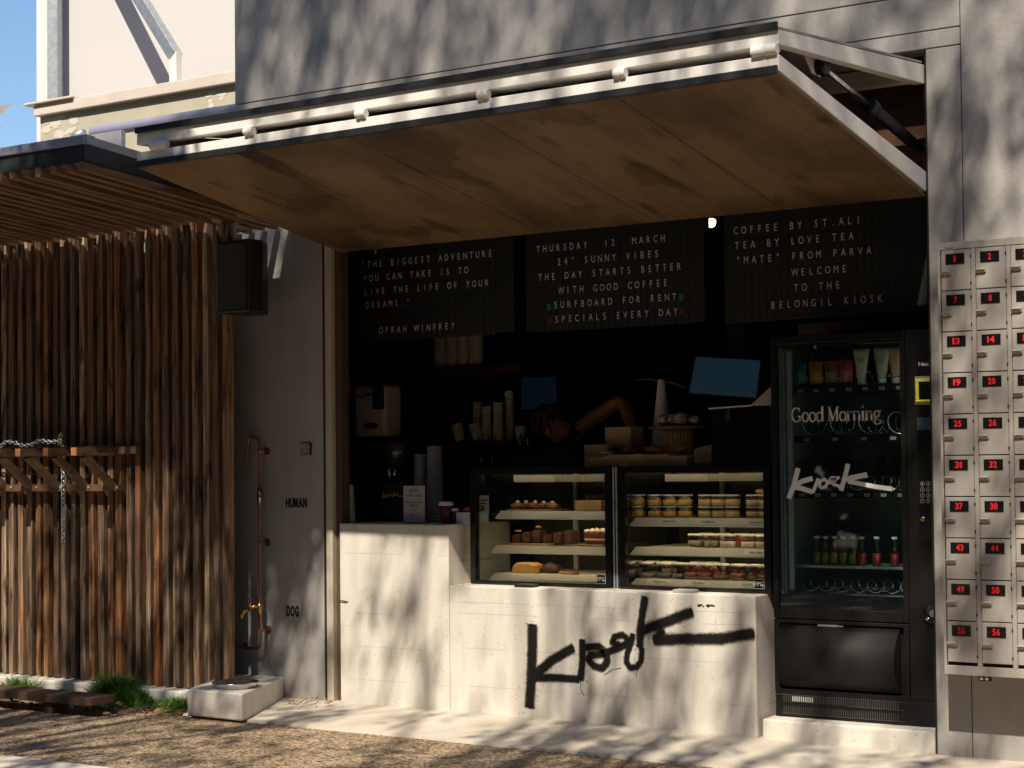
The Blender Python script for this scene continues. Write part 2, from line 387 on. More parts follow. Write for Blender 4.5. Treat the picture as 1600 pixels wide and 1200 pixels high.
# ------------------------------------------------------------------ ground
b = B(); b.face([(-40,-40,-.012),(40,-40,-.012),(40,-.2,-.012),(-40,-.2,-.012)]); b.face([(-40,-.2,-.012),(40,-.2,-.012),(40,30,-.012),(-40,30,-.012)])
struct(link('ground', b, M['ground'], loc=(0,0,0)))
def apron_edge(x): return -.66 - .012*(x+.4) + .006*math.sin(x*7)
b = B(); xs = [-4.02+.2*i for i in range(60)]
for xa, xb in zip(xs, xs[1:]):
    b.face([(xa,.3,.045 if xa<-.9 else .02),(xb,.3,.045 if xb<-.9 else .02),(xb,apron_edge(xb),.0),(xa,apron_edge(xa),.0)])
    b.face([(xa,apron_edge(xa),.0),(xb,apron_edge(xb),.0),(xb,apron_edge(xb)-.004,-.02),(xa,apron_edge(xa)-.004,-.02)])
struct(link('apron_pavement', b, M['apron'], loc=(0,0,0)))
b = B(); b.box(-30, -1.2, -4.6, -2.05, -.05, .004)
struct(link('concrete_path', b, M['apron'], loc=(0,0,0)))

# ------------------------------------------------------------------ building
bld = thing('kiosk_building', 'grey rendered kiosk building with a wide serving opening under its raised awning', 'building', (-1.7,0,0))
WT = .14
b = B()
b.box(-6.9,-3.527,0,WT,-.1,3.2)                      # left of the opening
b.box(-4.17,9,0,WT,3.478,8)                          # above
b.box(-4.17,.1585,0,WT,3.305,3.472)
b.box(-4.17,.1585,0,WT,3.222,3.300)
b.box(0,.1585,0,WT,-.1,3.217)                        # right pier
b.box(.1625,9,0,WT,-.1,3.472)
link('wall', b, M['wall'], bld, bev=.002, seg=1)
b = B(); b.box(-4.1,8.9,.02,WT-.02,3.225,7.9); b.box(.02,8.9,.02,WT-.02,0,3.224); link('panel_joint', b, M['gap'], bld)
b = B(); b.box(-3.525,-3.509,.004,.10,-.05,3.2); link('black_seal', b, M['rubber'], bld); b = B(); b.box(-.012,-.0005,.012,.10,.0,3.2); link('black_seal', b, M['rubber'], bld)
b = B(); b.box(-3.507,-3.461,-.004,.10,.03,3.2); link('opening_post', b, M['cream'], bld, bev=.003)
b = B(); b.box(-3.459,-3.418,.03,.10,.03,3.2); link('timber_trim', b, M['brown'], bld)
# the room behind
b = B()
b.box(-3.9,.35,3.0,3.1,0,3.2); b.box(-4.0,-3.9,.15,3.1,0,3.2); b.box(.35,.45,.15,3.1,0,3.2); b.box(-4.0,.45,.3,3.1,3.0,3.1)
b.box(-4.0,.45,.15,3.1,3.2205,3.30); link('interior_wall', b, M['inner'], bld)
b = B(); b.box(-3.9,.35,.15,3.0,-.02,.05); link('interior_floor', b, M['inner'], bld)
b = B(); b.box(-3.45,-.02,.26,.29,2.62,3.21)
link('plywood_header', b, M['brownply'], bld)
b = B(); b.box(-.95,.34,.72,.78,1.98,2.06); link('timber_beam', b, M['brownply'], bld)
b = B(); b.box(-2.06,-1.94,2.2,2.32,.05,3.0); link('timber_column', b, M['brownply'], bld)

# ------------------------------------------------------------------ concrete counters
t = thing('tall_counter', 'tall pale concrete counter block at the left end of the opening', 'counter', (-3.05,.3,.02))
b = B(); b.box(-3.417,-2.676,.004,.62,.02,1.024); link('concrete_block', b, M['concrete'], t, bev=.005)
lc = thing('low_counter', 'low pale concrete counter carrying the glass cabinets, sprayed with a black word', 'counter', (-1.78,.3,.02))
b = B(); b.box(-2.672,-.885,0,.62,.02,.70); link('concrete_block', b, M['concrete'], lc, bev=.006)
M['formline'] = mat('form_line_stain', (.40,.37,.32), .85)
fx = random.Random(3)
for par, xa, xb, yf_, rows_ in ((t,-3.40,-2.69,.004,(.86,.53,.345,.16)),(lc,-2.655,-.90,0.,(.615,.555,.37,.17))):
    for zz in rows_:
        x = xa+fx.uniform(0,.1)
        while x < xb-.05:
            L_ = min(fx.uniform(.15,.6), xb-x); b = B(); dz_ = fx.uniform(-.004,.004); b.hexa([Vector(q) for q in ((x,yf_-.0006,zz),(x+L_,yf_-.0006,zz+dz_),(x+L_,yf_+.001,zz+dz_),(x,yf_+.001,zz),(x,yf_-.0006,zz+.0016),(x+L_,yf_-.0006,zz+dz_+.0016),(x+L_,yf_+.001,zz+dz_+.0016),(x,yf_+.001,zz+.0016))])
            link('form_line', b, M['formline'], par); x += L_+fx.uniform(.03,.35)
K = 3.81
def gconv(x, y):
    p = at(800+x/K, 900+y/K, y=0.0); return (p.x, p.z)
GR = [([(124,292),(122,450),(116,620),(105,780)],50),([(135,590),(240,500),(365,428)],42),([(130,606),(270,605),(400,614)],34),
      ([(420,380),(421,500),(410,618)],34),
      ([(440,425),(520,418),(560,455),(570,505),(540,548),(490,535),(455,495),(470,470),(550,462)],34),
      ([(560,455),(640,425),(695,395)],33),([(640,405),(598,395),(612,360),(660,348),(690,372),(690,395)],29),
      ([(722,345),(712,400),(688,460),(684,510),(706,545),(745,540),(772,500),(776,430)],28),
      ([(794,125),(782,200),(768,300),(764,420)],38),([(775,325),(880,285),(1075,212)],48),
      ([(900,318),(855,385)],40),([(850,380),(1000,372),(1250,370),(1440,340)],50)]
gb = stroke_mesh([(p_, w_*.90) for p_, w_ in GR], -.003, gconv)
lay = gb.verts.layers.float['edge']
for _ in range(420):                                   # fine overspray dots
    p_, w_ = random.choice(GR); i = random.randrange(len(p_)-1); t = random.random(); px = p_[i][0]+(p_[i+1][0]-p_[i][0])*t+random.gauss(0,w_*.75); py = p_[i][1]+(p_[i+1][1]-p_[i][1])*t+random.gauss(0,w_*.75)
    q = gconv(px, py); rad = random.uniform(.0012,.0032); vv = []
    for k in range(6):
        v = gb.verts.new((q[0]+rad*math.cos(k*1.047), -.0018, q[1]+rad*math.sin(k*1.047))); v[lay] = 1; vv.append(v)
    gb.faces.new(vv)
g = link('spray_lettering', gb, M['spray'], lc)
b = B()
for pts in ([(408,630),(411,680),(420,695),(430,712)],[(746,560),(738,600)],[(548,590),(575,572),(605,556),(650,548)]):
    q = [gconv(*p) for p in pts]; b.tube([(x,-.001,z) for x, z in q], .0016, 5)
for i in range(14):
    x = 1095+random.random()*112; q = gconv(x, 176+random.uniform(-6,6)); b.blob((q[0],-.0005,q[1]), .004+random.random()*.003, 1, .3, (1.5,.3,1))
link('paint_chip', b, M['graffiti'], lc)
b = B(); b.box(-2.6755,-2.6725,.03,.5,.02,.69); tag(link('counter_joint_strip', b, M['cream']), 'narrow pale joint strip standing between the tall and the low concrete counter', 'joint strip')
pl = thing('machine_plinth', 'pale concrete plinth under the black vending machine', 'plinth', (-.45,.4,0))
b = B(); b.box(-.868,-.018,.022,.95,0,.112); link('concrete_block', b, M['concrete'], pl, bev=.008)
for px, py, lab, m in ((825,914,'small dark pad lying on the ledge in front of the left glass cabinet','black'),(1062,924,'small pale grey pad lying on the ledge in front of the right glass cabinet','flash')):
    p = at(px, py, z=.71); b = B(); b.box(p.x-.055,p.x+.055,.03,.10,.7005,.716)
    tag(link('ledge_pad', b, M[m], bev=.003), lab, 'pad')
b = B(); p = at(532,939,y=0)
b.tube([p+Vector((-.01,-.002,0)), p+Vector((.02,-.005,.003)), p+Vector((.04,-.003,-.002)), p+Vector((.055,-.002,.002))], [.0025,.003,.003,.0015], 6)
tag(link('wire_hook', b, M['black']), 'tiny black wire hook on the left edge of the tall counter', 'hook')

# ------------------------------------------------------------------ folding awning
aw = thing('folding_awning', 'raised bifold awning of white steel and plywood over the serving opening', 'awning', (-1.7,-.8,2.5))
XR, XL = -.012, -3.405
fl = lambda x, z: Vector((x, -1.60 + (XR-x)/(XR-XL)*.045*-1*-1 + (-.035 if x > -1 else 0), z))
def fr(x): return -1.635 + (XR-x)/(XR-XL)*.065
def panel(xa, xb, zf0, zf1, zb0, zb1, y0=0, y1=None, yb=.012):
    return [Vector((xa, fr(xa)+y0, zf0)), Vector((xb, fr(xb)+y0, zf0)), Vector((xb, yb, zb0)), Vector((xa, yb, zb0)),
            Vector((xa, fr(xa)+y0, zf1)), Vector((xb, fr(xb)+y0, zf1)), Vector((xb, yb, zb1)), Vector((xa, yb, zb1))]
up = B()                                               # upper leaf: frame of white channels
up.hexa(panel(XL,XR-.0505,2.912,2.968,2.912+.003,2.968, yb=-1.50))
up.hexa(panel(XL,XL+.05,2.918,2.968,3.066,3.150, y0=.1)); up.hexa(panel(XR-.05,XR,2.912,2.968,3.064,3.152, y0=.0))
up.hexa([Vector(q) for q in ((XL+.05,-.09,3.06),(XR-.05,-.09,3.06),(XR-.05,-.01,3.065),(XL+.05,-.01,3.065),(XL+.05,-.09,3.14),(XR-.05,-.09,3.14),(XR-.05,-.01,3.15),(XL+.05,-.01,3.15))])
for k in range(1, 6):
    x = XL + (XR-XL)*k/6; up.hexa([Vector(q) for q in ((x-.02,-1.5,2.93),(x+.02,-1.5,2.93),(x+.02,-.09,3.055),(x-.02,-.09,3.055),(x-.02,-1.5,2.965),(x+.02,-1.5,2.965),(x+.02,-.09,3.09),(x-.02,-.09,3.09))])
upl = link('upper_leaf', up, M['white'], aw, bev=.003)
b = B(); b.hexa([Vector(q) for q in ((XL,fr(XL),2.9685),(XR,fr(XR),2.9685),(XR,-.02,3.153),(XL,-.02,3.153),(XL,fr(XL),2.978),(XR,fr(XR),2.978),(XR,-.02,3.163),(XL,-.02,3.163))])
link('top_sheet', b, mat('leaf_top_board', (.30,.27,.23), .7), upl)
b = B(); b.hexa([Vector(q) for q in ((XL,fr(XL)-.016,2.966),(XR+.001,fr(XR)-.016,2.966),(XR+.001,fr(XR)-.002,2.966),(XL,fr(XL)-.002,2.966),(XL,fr(XL)-.016,2.996),(XR+.001,fr(XR)-.016,2.996),(XR+.001,fr(XR)-.002,2.996),(XL,fr(XL)-.002,2.996))])
link('rubber_edge', b, M['rubber'], upl, bev=.003)
lo = B()
lo.hexa(panel(XL,XR-.0455,2.828,2.876,2.826,2.874, yb=-1.54))
lo.hexa(panel(XR-.045,XR,2.812,2.875,2.570,2.66, y0=.0)); lo.hexa(panel(XL,XL+.045,2.806,2.874,2.588,2.66, y0=.1))
lo.hexa([Vector(q) for q in ((XL+.045,-.07,2.59),(XR-.045,-.07,2.59),(XR-.045,.01,2.58),(XL+.045,.01,2.58),(XL+.045,-.07,2.665),(XR-.045,-.07,2.665),(XR-.045,.01,2.655),(XL+.045,.01,2.655))])
lol = link('lower_leaf', lo, M['white'], aw, bev=.003)
b = B(); b.hexa([Vector(q) for q in ((XL,fr(XL)-.012,2.800),(XR-.002,fr(XR)-.012,2.800),(XR-.002,fr(XR)-.002,2.800),(XL,fr(XL)-.002,2.800),(XL,fr(XL)-.012,2.832),(XR-.002,fr(XR)-.012,2.832),(XR-.002,fr(XR)-.002,2.832),(XL,fr(XL)-.002,2.832))])
link('rubber_edge', b, M['rubber'], lol, bev=.003)
# plywood soffit in five sheets
seams = [at(600,205,z=2.8).x, at(985,146,z=2.8).x]
xs = [XL+.003, -2.745, -2.075, -1.395, -.715, XR-.003]
for i in range(5):
    xa, xb = xs[i]+.0025, xs[i+1]-.0025; b = B()
    ya, yb_ = fr(xa)+.002, fr(xb)+.002
    b.hexa([Vector(q) for q in ((xa,ya,2.800),(xb,yb_,2.800),(xb,.010,2.548),(xa,.010,2.548),(xa,ya,2.811),(xb,yb_,2.811),(xb,.010,2.559),(xa,.010,2.559))])
    link('plywood_sheet', b, M['ply'], lol)
b = B(); b.hexa([Vector(q) for q in ((XL+.03,fr(XL)+.03,2.814),(XR-.03,fr(XR)+.03,2.814),(XR-.05,.005,2.561),(XL+.03,.005,2.561),(XL+.03,fr(XL)+.03,2.828),(XR-.03,fr(XR)+.03,2.828),(XR-.05,.005,2.575),(XL+.03,.005,2.575))])
link('backing_board', b, M['gap'], lol)
for i, px in enumerate((229,380,558,752,968,1196)):
    c = at(px, (225,202,176,146,112,79)[i], y=-1.63); c.z = 2.894; c.y = fr(c.x)-.003
    w = .052 if i in (0,5) else .026
    if i == 0: c.x += .03
    b = B(); q = Vector((1,0,0))
    b.tube([c-q*w, c-q*.002, c-q*.0018, c+q*.0018, c+q*.002, c+q*w], [.021,.021,.015,.015,.021,.021], 16)
    link('hinge', b, M['white'], aw, bev=.002)
# actuator of the awning
ac = B(); P0 = at(1284,104,x=-.10); P1 = at(1362,168,x=-.10); P2 = at(1440,238,x=-.10)
dd = (P2-P0).normalized()
ac.tube([P1-dd*.02, P1+dd*.62], .027, 14); ac.tube([P1-dd*.05, P1+dd*.03], .036, 14)
acto = link('gas_strut', ac, M['black'], aw)
b = B(); b.tube([P0, P1], .0115, 12); link('strut_rod', b, M['steel'], acto)
b = B(); b.tube([P0+Vector((-.02,0,0)), P0+Vector((.025,0,0))], .034, 16); link('strut_eye', b, M['black'], acto)
b = B(); b.prism([(0,0)]*0 or [(-.14,0),(-.115,0),(-.115,.1),(-.14,.1)], -1.45, -1.449) if False else None
b.hexa([Vector(q) for q in ((-.126,P0.y-.055,P0.z-.035),(-.12,P0.y-.055,P0.z-.035),(-.12,P0.y+.035,P0.z-.035),(-.126,P0.y+.035,P0.z-.035),(-.126,P0.y-.20,P0.z+.09),(-.12,P0.y-.20,P0.z+.09),(-.12,P0.y+.03,P0.z+.10),(-.126,P0.y+.03,P0.z+.10))])
link('strut_bracket', b, M['white'], aw)

# ------------------------------------------------------------------ slatted canopy at the left
ca = thing('slatted_canopy', 'timber slatted canopy with black fascia over the battened wall at left', 'canopy', (-5.5,-.8,2.7))
XC = -3.72; sl = -.070
zc = lambda y, z: z + sl*(y+1.6)
def slope_box(b, xa, xb, ya, yb, z0, z1):
    b.hexa([Vector(q) for q in ((xa,ya,zc(ya,z0)),(xb,ya,zc(ya,z0)),(xb,yb,zc(yb,z0)),(xa,yb,zc(yb,z0)),(xa,ya,zc(ya,z1)),(xb,ya,zc(ya,z1)),(xb,yb,zc(yb,z1)),(xa,yb,zc(yb,z1)))])
b = B(); slope_box(b, -10, XC-.003, -1.605, -1.585, 2.862, 2.952); slope_box(b, XC-.02, XC-.003, -1.583, -.5, 2.862, 2.952); link('fascia', b, M['fascia'], ca, bev=.003)
b = B(); slope_box(b, -10, XC, -1.62, -1.60, 2.948, 2.988); link('eaves_trim', b, M['violet'], ca, bev=.003)
b = B(); slope_box(b, XC-.03, XC+.002, -1.598, -.42, 2.950, 2.992); slope_box(b, -10, XC, -1.598, -1.54, 2.9895, 2.999); link('flashing', b, M['flash'], ca, bev=.002)
b = B(); slope_box(b, -10, XC-.022, -1.58, -.50, 2.95, 2.962); link('roof_sheet', b, M['roof'], ca)
b = B(); slope_box(b, XC+.003, -3.412, -1.06, -.003, 2.87, 2.88); link('sun_block_strip', b, M['gap'], ca)  # added strip that blocks the sun between canopy and awning
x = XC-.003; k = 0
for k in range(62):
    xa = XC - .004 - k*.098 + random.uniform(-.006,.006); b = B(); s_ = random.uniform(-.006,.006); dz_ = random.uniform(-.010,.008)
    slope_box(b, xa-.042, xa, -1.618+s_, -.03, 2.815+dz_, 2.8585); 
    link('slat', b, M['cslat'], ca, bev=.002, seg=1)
# cut ends lit orange at the eaves come from the sun on the same timber

# ------------------------------------------------------------------ battened screen
sc = thing('batten_screen', 'weathered timber batten screen standing on a low concrete kerb at left', 'screen', (-5.5,-.3,0))
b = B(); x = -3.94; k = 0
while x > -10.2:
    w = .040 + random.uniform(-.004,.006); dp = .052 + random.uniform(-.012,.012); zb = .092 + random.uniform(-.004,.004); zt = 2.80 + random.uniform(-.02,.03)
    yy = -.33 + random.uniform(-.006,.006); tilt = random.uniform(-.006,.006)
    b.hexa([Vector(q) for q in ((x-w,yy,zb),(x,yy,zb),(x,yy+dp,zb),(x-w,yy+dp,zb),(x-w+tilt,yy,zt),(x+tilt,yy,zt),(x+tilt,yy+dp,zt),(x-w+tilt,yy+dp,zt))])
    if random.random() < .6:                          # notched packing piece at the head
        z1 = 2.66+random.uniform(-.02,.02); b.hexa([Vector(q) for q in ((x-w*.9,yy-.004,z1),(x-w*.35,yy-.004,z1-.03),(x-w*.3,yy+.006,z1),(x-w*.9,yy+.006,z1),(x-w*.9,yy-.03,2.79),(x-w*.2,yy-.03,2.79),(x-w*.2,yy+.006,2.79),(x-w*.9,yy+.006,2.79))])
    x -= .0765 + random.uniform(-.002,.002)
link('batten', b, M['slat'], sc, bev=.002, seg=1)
b = B(); b.box(-10.2,-4.0,-.272,-.245,.5,.57); b.box(-10.2,-4.0,-.272,-.245,2.3,2.37); link('back_rail', b, M['timber'], sc)
b = B(); b.box(-10.2,-4.06,-.235,-.225,.09,2.62); link('dark_backing', b, M['gap'], sc)
b = B(); b.box(-10.2,-3.92,-.42,-.15,-.04,.086); tag(link('concrete_kerb', b, M['concrete'], bev=.01), 'low pale concrete kerb under the timber batten screen', 'kerb')

# ------------------------------------------------------------------ board rack on the screen
rk = thing('wall_rack', 'dark timber wall rack with projecting arms and diagonal braces on the batten screen', 'rack', (-5.4,-.5,1.2))
YR = -.365
zt = lambda py: 0
a0 = at(218,703,y=YR); l0 = at(188,762,y=YR)
b = B(); b.box(-7.2,a0.x,YR-.03,YR+.012,a0.z-.022,a0.z+.022); link('top_rail', b, M['timber'], rk, bev=.002)
b = B(); b.box(-7.2,l0.x,YR-.035,YR+.012,l0.z-.020,l0.z+.020); link('lower_rail', b, M['timber'], rk, bev=.002)
bx = l0.x - .03
for k in range(8):
    x = bx - k*.232; b = B()
    b.bar((x,YR-.03,l0.z+.01),(x,YR-.26,a0.z-.03),.04,.04, up=(1,0,0)); link('brace', b, M['timber'], rk, bev=.002)
    b = B(); b.mi = 0; b.box(x-.022,x+.022,YR-.33,YR-.031,a0.z-.030,a0.z+.016); b.mi = 1; b.box(x-.0215,x+.0215,YR-.333,YR-.3305,a0.z-.0295,a0.z+.0155)
    link('arm', b, [M['timber'], M['timber_end']], rk)
    b = B(); b.box(x-.03,x+.03,YR-.20,YR-.06,a0.z+.0165,a0.z+.026); link('rubber_pad', b, M['rubber'], rk, bev=.003)
for px in (17,57,95,138,183):
    b = B(); q = at(px,762,y=YR-.036); b.lathe(q, [(.009,0),(.009,.004),(.004,.006)], 10, axis=(0,-1,0)); link('bolt_head', b, M['galv'], rk)
def chain(pts, lk, rad, b=None):
    b = b or B(); pts = [Vector(p) for p in pts]
    seg = [(p, q) for p, q in zip(pts, pts[1:])]; i = 0
    for p, q in seg:
        n = max(1, round((q-p).length/(lk*.72)))
        for j in range(n):
            c = p + (q-p)*((j+.5)/n); d = (q-p).normalized(); a = Vector((1,0,0)) if abs(d.x) < .8 else Vector((0,0,1))
            s1 = d.cross(a).normalized(); s2 = d.cross(s1).normalized(); s_ = s1 if i % 2 else s2; i += 1
            ring = [c + d*(lk/2*math.cos(t)) + s_*(lk*.32*math.sin(t)) for t in [2*math.pi*k/10 for k in range(11)]]
            b.tube(ring, rad, 6, cap=False)
    return b
cz = at(98,697,y=YR-.05); cb = at(99,848,y=YR-.05)
tag(link('hanging_chain', chain([cz, cb], .036, .0042), M['galv']), 'galvanised chain hanging straight down from the timber rack', 'chain')
pts = [at(px,py,y=YR-.12) for px,py in ((95,689),(78,691),(60,688),(52,694),(36,697),(22,691),(10,690),(0,698),(-25,694))]
tag(link('draped_chain', chain(pts, .034, .004), M['galv']), 'galvanised chain draped along the top of the timber rack arms', 'chain')
pk = thing('padlock', 'small yellow brass padlock hanging on the chain at the rack', 'padlock', at(95,693,y=YR-.10))
c = at(95,689,y=YR-.10); b = B(); b.box(c.x-.017,c.x+.017,c.y-.012,c.y+.012,c.z-.028,c.z+.022); link('lock_body', b, M['padlock'], pk, bev=.004)
b = B(); b.tube([c+Vector((-.011,0,.02)), c+Vector((-.011,0,.04)), c+Vector((0,0,.05)), c+Vector((.011,0,.04)), c+Vector((.011,0,.02))], .004, 8); link('shackle', b, M['chrome'], pk)

# ------------------------------------------------------------------ speaker
sp = thing('loudspeaker', 'black loudspeaker box hung on a white bracket high on the grey wall', 'speaker', (-3.97,-.16,2.22))
poly = [(-3.966,-.38),(-3.737,-.39),(-3.715,-.29),(-3.795,-.15),(-3.93,-.15)]; rot = Matrix.Identity(4)
b = B(); v0 = [rot @ Vector((x,y,2.205)) for x, y in poly]; v1 = [rot @ Vector((x,y,2.612)) for x, y in poly]
b.face(v0[::-1]); b.face(v1)
for i in range(5): b.face([v0[i], v0[(i+1)%5], v1[(i+1)%5], v1[i]])
bmesh.ops.remove_doubles(b.bm, verts=b.bm.verts, dist=1e-5)
link('cabinet', b, M['black'], sp, bev=.008)
b = B(); b.box(-3.955,-3.75,-.3945,-.3915,2.225,2.592)
link('grille', b, mat('speaker_grille', (.02,.02,.02), .6, bump=1, bscale=900), sp)
b = B(); q0, q1 = at(346,346,y=-.20), at(371,346,y=-.26); b.tube([(q0.x-.12,-.02,q0.z),q0,q1], .016, 10); b.tube([q1+Vector((-.02,.0,-.0)), q1+Vector((-.035,0,-.05)), (q1.x-.04,q1.y,2.605)], [.012,.018,.034], 10); link('bracket', b, M['white'], sp)

# ------------------------------------------------------------------ shower pipe and wall letters
sh = thing('outdoor_shower', 'thin copper shower pipe with brass taps on the grey wall', 'shower', (-3.94,-.04,.3))
Y_ = -.06
def wp(px, py, y=Y_): return at(px, py, y=y)
pts = [wp(384,735), wp(386,712), wp(387.5,694)] + [wp(396.5+9.5*math.cos(R(a)), 692-9.5*math.sin(R(a))*1.1) for a in (165,140,110,80,50,25,0)] + [wp(406,712), wp(405.5,775), wp(406,850), wp(407,945), wp(408,1004), wp(406.5,1010), wp(402,1013), wp(392,1013), wp(372,1011), wp(350,1010)]
b = B(); b.tube(pts, [.0055,.0055]+[.0085]*(len(pts)-2), 10); link('pipe', b, M['copper'], sh)
def valve(c, tap):
    b = B(); b.tube([c+Vector((0,0,-.055)), c+Vector((0,0,-.035)), c+Vector((0,0,-.034)), c+Vector((0,0,-.02)), c+Vector((0,0,0)), c+Vector((0,0,.03)), c+Vector((0,0,.031)), c+Vector((0,0,.055))], [.012,.012,.016,.016,.020,.016,.012,.012], 12)
    return b
c = wp(405.5,775); b = valve(c, 0); b.tube([c, c+Vector((.03,-.035,0)), c+Vector((.045,-.05,0))], [.012,.011,.009], 10); v = link('shower_valve', b, M['brass'], sh)
b = B(); e = c+Vector((.048,-.055,0)); b.tube([e+Vector((0,0,-.038)), e+Vector((0,0,.038))], .005, 8); b.tube([e+Vector((-.012,.01,0)), e+Vector((.004,-.004,0))], .008, 8); link('tee_handle', b, M['chrome'], v)
c = wp(406,950); b = valve(c, 1); d = c+Vector((-.045,-.045,-.005)); b.tube([c, c+Vector((-.02,-.02,.012)), d], [.011,.010,.012], 10)
b.tube([d+Vector((.006,.006,.0)), d+Vector((.006,.006,.035)), d+Vector((.006,.006,.055))], [.010,.009,.006], 10)
b.tube([d, d+Vector((-.02,-.02,-.012)), d+Vector((-.03,-.03,-.035)), d+Vector((-.031,-.031,-.055))], [.012,.013,.015,.011], 10)
b.tube([d+Vector((-.03,-.03,-.028)), d+Vector((-.03,-.03,-.040))], .019, 12)
b.tube([d+Vector((-.012,.02,.058)), d+Vector((.024,-.008,.058))], .005, 8); link('dog_tap', b, M['brass'], sh)
b = B()
for px, py in ((406,705),(406.5,848),(408,985),(372,1011)):
    q = wp(px, py); b.tube([q, (q.x+.006, 0, q.z)], .006, 8); b.lathe((q.x+.006,0,q.z), [(.022,0),(.022,.005)], 12, axis=(0,-1,0)); b.tube([q+Vector((0,0,-.008)), q+Vector((0,0,.008))], .0125, 10)
link('pipe_bracket', b, M['copper'], sh)
for s_, x0, y0, x1, y1, lab in (('HUMAN',447,792,480,780,'black raised letters reading HUMAN beside the upper brass shower valve'),('DOG',448,962,467,949,'black raised letters reading DOG beside the lower brass tap')):
    p = at(x0,y0,y=0); q = at(x1,y1,y=0); b = B(); put_word(b, s_, (p.x,-.003,p.z), q.x-p.x, q.z-p.z+.004, .055)
    r_ = bmesh.ops.extrude_face_region(b.bm, geom=b.bm.faces[:]); bmesh.ops.translate(b.bm, verts=[v for v in r_['geom'] if isinstance(v, bmesh.types.BMVert)], vec=(0,.003,0))
    tag(link('wall_letters', b, M['graffiti']), lab, 'lettering')
p = at(472,711,y=0); q = at(487,692,y=0)
pq = thing('square_plaque', 'small square grey plaque on the wall above the HUMAN lettering', 'plaque', ((p.x+q.x)/2,-.01,p.z))
b = B(); b.box(p.x,q.x,-.014,0,p.z,q.z); link('plate', b, M['black'], pq)
b = B(); b.box(p.x+.003,q.x-.003,-.0165,-.0145,p.z+.003,q.z-.003); link('face_sheet', b, mat('mottled_grey_print', (.36,.36,.34), .5, col2=(.10,.10,.09), scale=130, det=1, ramp=(.46,.54)), pq)

# ------------------------------------------------------------------ bowl block, bench, grass
bl = [at(293,1117,z=.005), at(379,1126,z=.005), at(457,1090,z=.005)]
A_, Bq, Cq = bl; D_ = A_ + (Cq-Bq)
H_ = .145
b = B(); b.hexa([Vector((v.x,v.y,.002)) for v in (A_,Bq,Cq,D_)] + [Vector((v.x*.995+.005*(A_.x+Cq.x)/2,v.y,H_)) for v in (A_,Bq,Cq,D_)])
tag(link('bowl_block', b, M['concrete'], bev=.008), 'low square concrete block holding the dog bowl under the brass tap', 'concrete block')
ctr = (A_+Cq)/2; ctr = at(368,1074,z=H_)
b = B(); b.lathe((ctr.x,ctr.y,H_), [(.001,.004),(.080,.003),(.100,.008),(.117,.030),(.126,.033),(.129,.029),(.122,.018),(.114,.0015)], 40)
b.keepn = False
tag(link('dog_bowl', b, M['steel']), 'round stainless steel dog bowl set in the concrete block', 'bowl')
tb = thing('timber_bench', 'low weathered timber plank on short legs beside the kerb at lower left', 'bench', (-5.6,-.85,0))
e0 = at(137,1092,z=.098)
yf, yb_ = e0.y+.02, e0.y+.20
b = B(); b.box(-9.5,e0.x,yf,yb_,.054,.098); link('plank', b, M['brown'], tb, bev=.004)
for x in (e0.x-.35, e0.x-1.0, e0.x-1.8):
    b = B(); b.box(x-.05,x+.02,yf+.03,yb_-.03,-.01,.053); link('leg', b, M['brown'], tb)
gr = B()
def tuft(x, y, r, h, n):
    for _ in range(n):
        a = random.random()*6.283; d = r*math.sqrt(random.random()); bx_, by_ = x+d*math.cos(a), y+d*.7*math.sin(a)
        hh = h*(1-.6*(d/r)**2)*random.uniform(.6,1.1); lean = Vector((random.gauss(0,.35)+math.cos(a)*d/r*.5, random.gauss(0,.35)+math.sin(a)*d/r*.3, 1)).normalized()
        w = random.uniform(.0016,.003); t_ = Vector((math.cos(a+1.57)*w, math.sin(a+1.57)*w, 0)); p = Vector((bx_,by_,-.01)); m_ = p+lean*hh*.6; tip = m_ + (lean+Vector((lean.x*.8,lean.y*.8,-.25)))*hh*.4
        gr.face([p-t_, p+t_, m_+t_*.7, m_-t_*.7]); gr.face([m_-t_*.7, m_+t_*.7, tip])
def gxy(px, py): q = at(px, py, z=0); return q.x, q.y
for px, py, r_, h_, n_ in ((5,1068,.07,.11,300),(38,1070,.10,.10,380),(85,1078,.14,.16,900),(70,1075,.10,.15,400),(135,1084,.09,.09,350),(110,1096,.30,.05,700),(200,1096,.15,.22,1900),(220,1098,.12,.15,900),(178,1100,.14,.12,800),(240,1102,.12,.07,400),(275,1106,.12,.11,900),(205,1092,.16,.24,1600),(190,1097,.14,.16,900),(20,1070,.10,.13,500),(262,1108,.10,.08,400),(160,1104,.16,.06,500)):
    q = gxy(px, py); tuft(q[0], min(q[1],-.455), r_, h_, n_)
gr.keepn = True
stuff(tag(link('grass', gr, M['grass'], loc=(-5,-.6,0)), 'lush green grass growing along the kerb beside the timber bench', 'grass'))
b = B()
for _ in range(170):
    px, py = random.uniform(0,300), 0; py = 1098 + px*.055 + random.gauss(0,3.5); q = gxy(px, py); a = random.random()*6.28; l = random.uniform(.012,.04); z = random.uniform(-.008,.004)
    d1 = Vector((math.cos(a)*l, math.sin(a)*l, random.uniform(-.006,.012))); d2 = Vector((-math.sin(a)*l*.3, math.cos(a)*l*.3, random.uniform(0,.008))); p = Vector((q[0],q[1],z+.006))
    b.face([p-d1, p+d2, p+d1, p-d2])
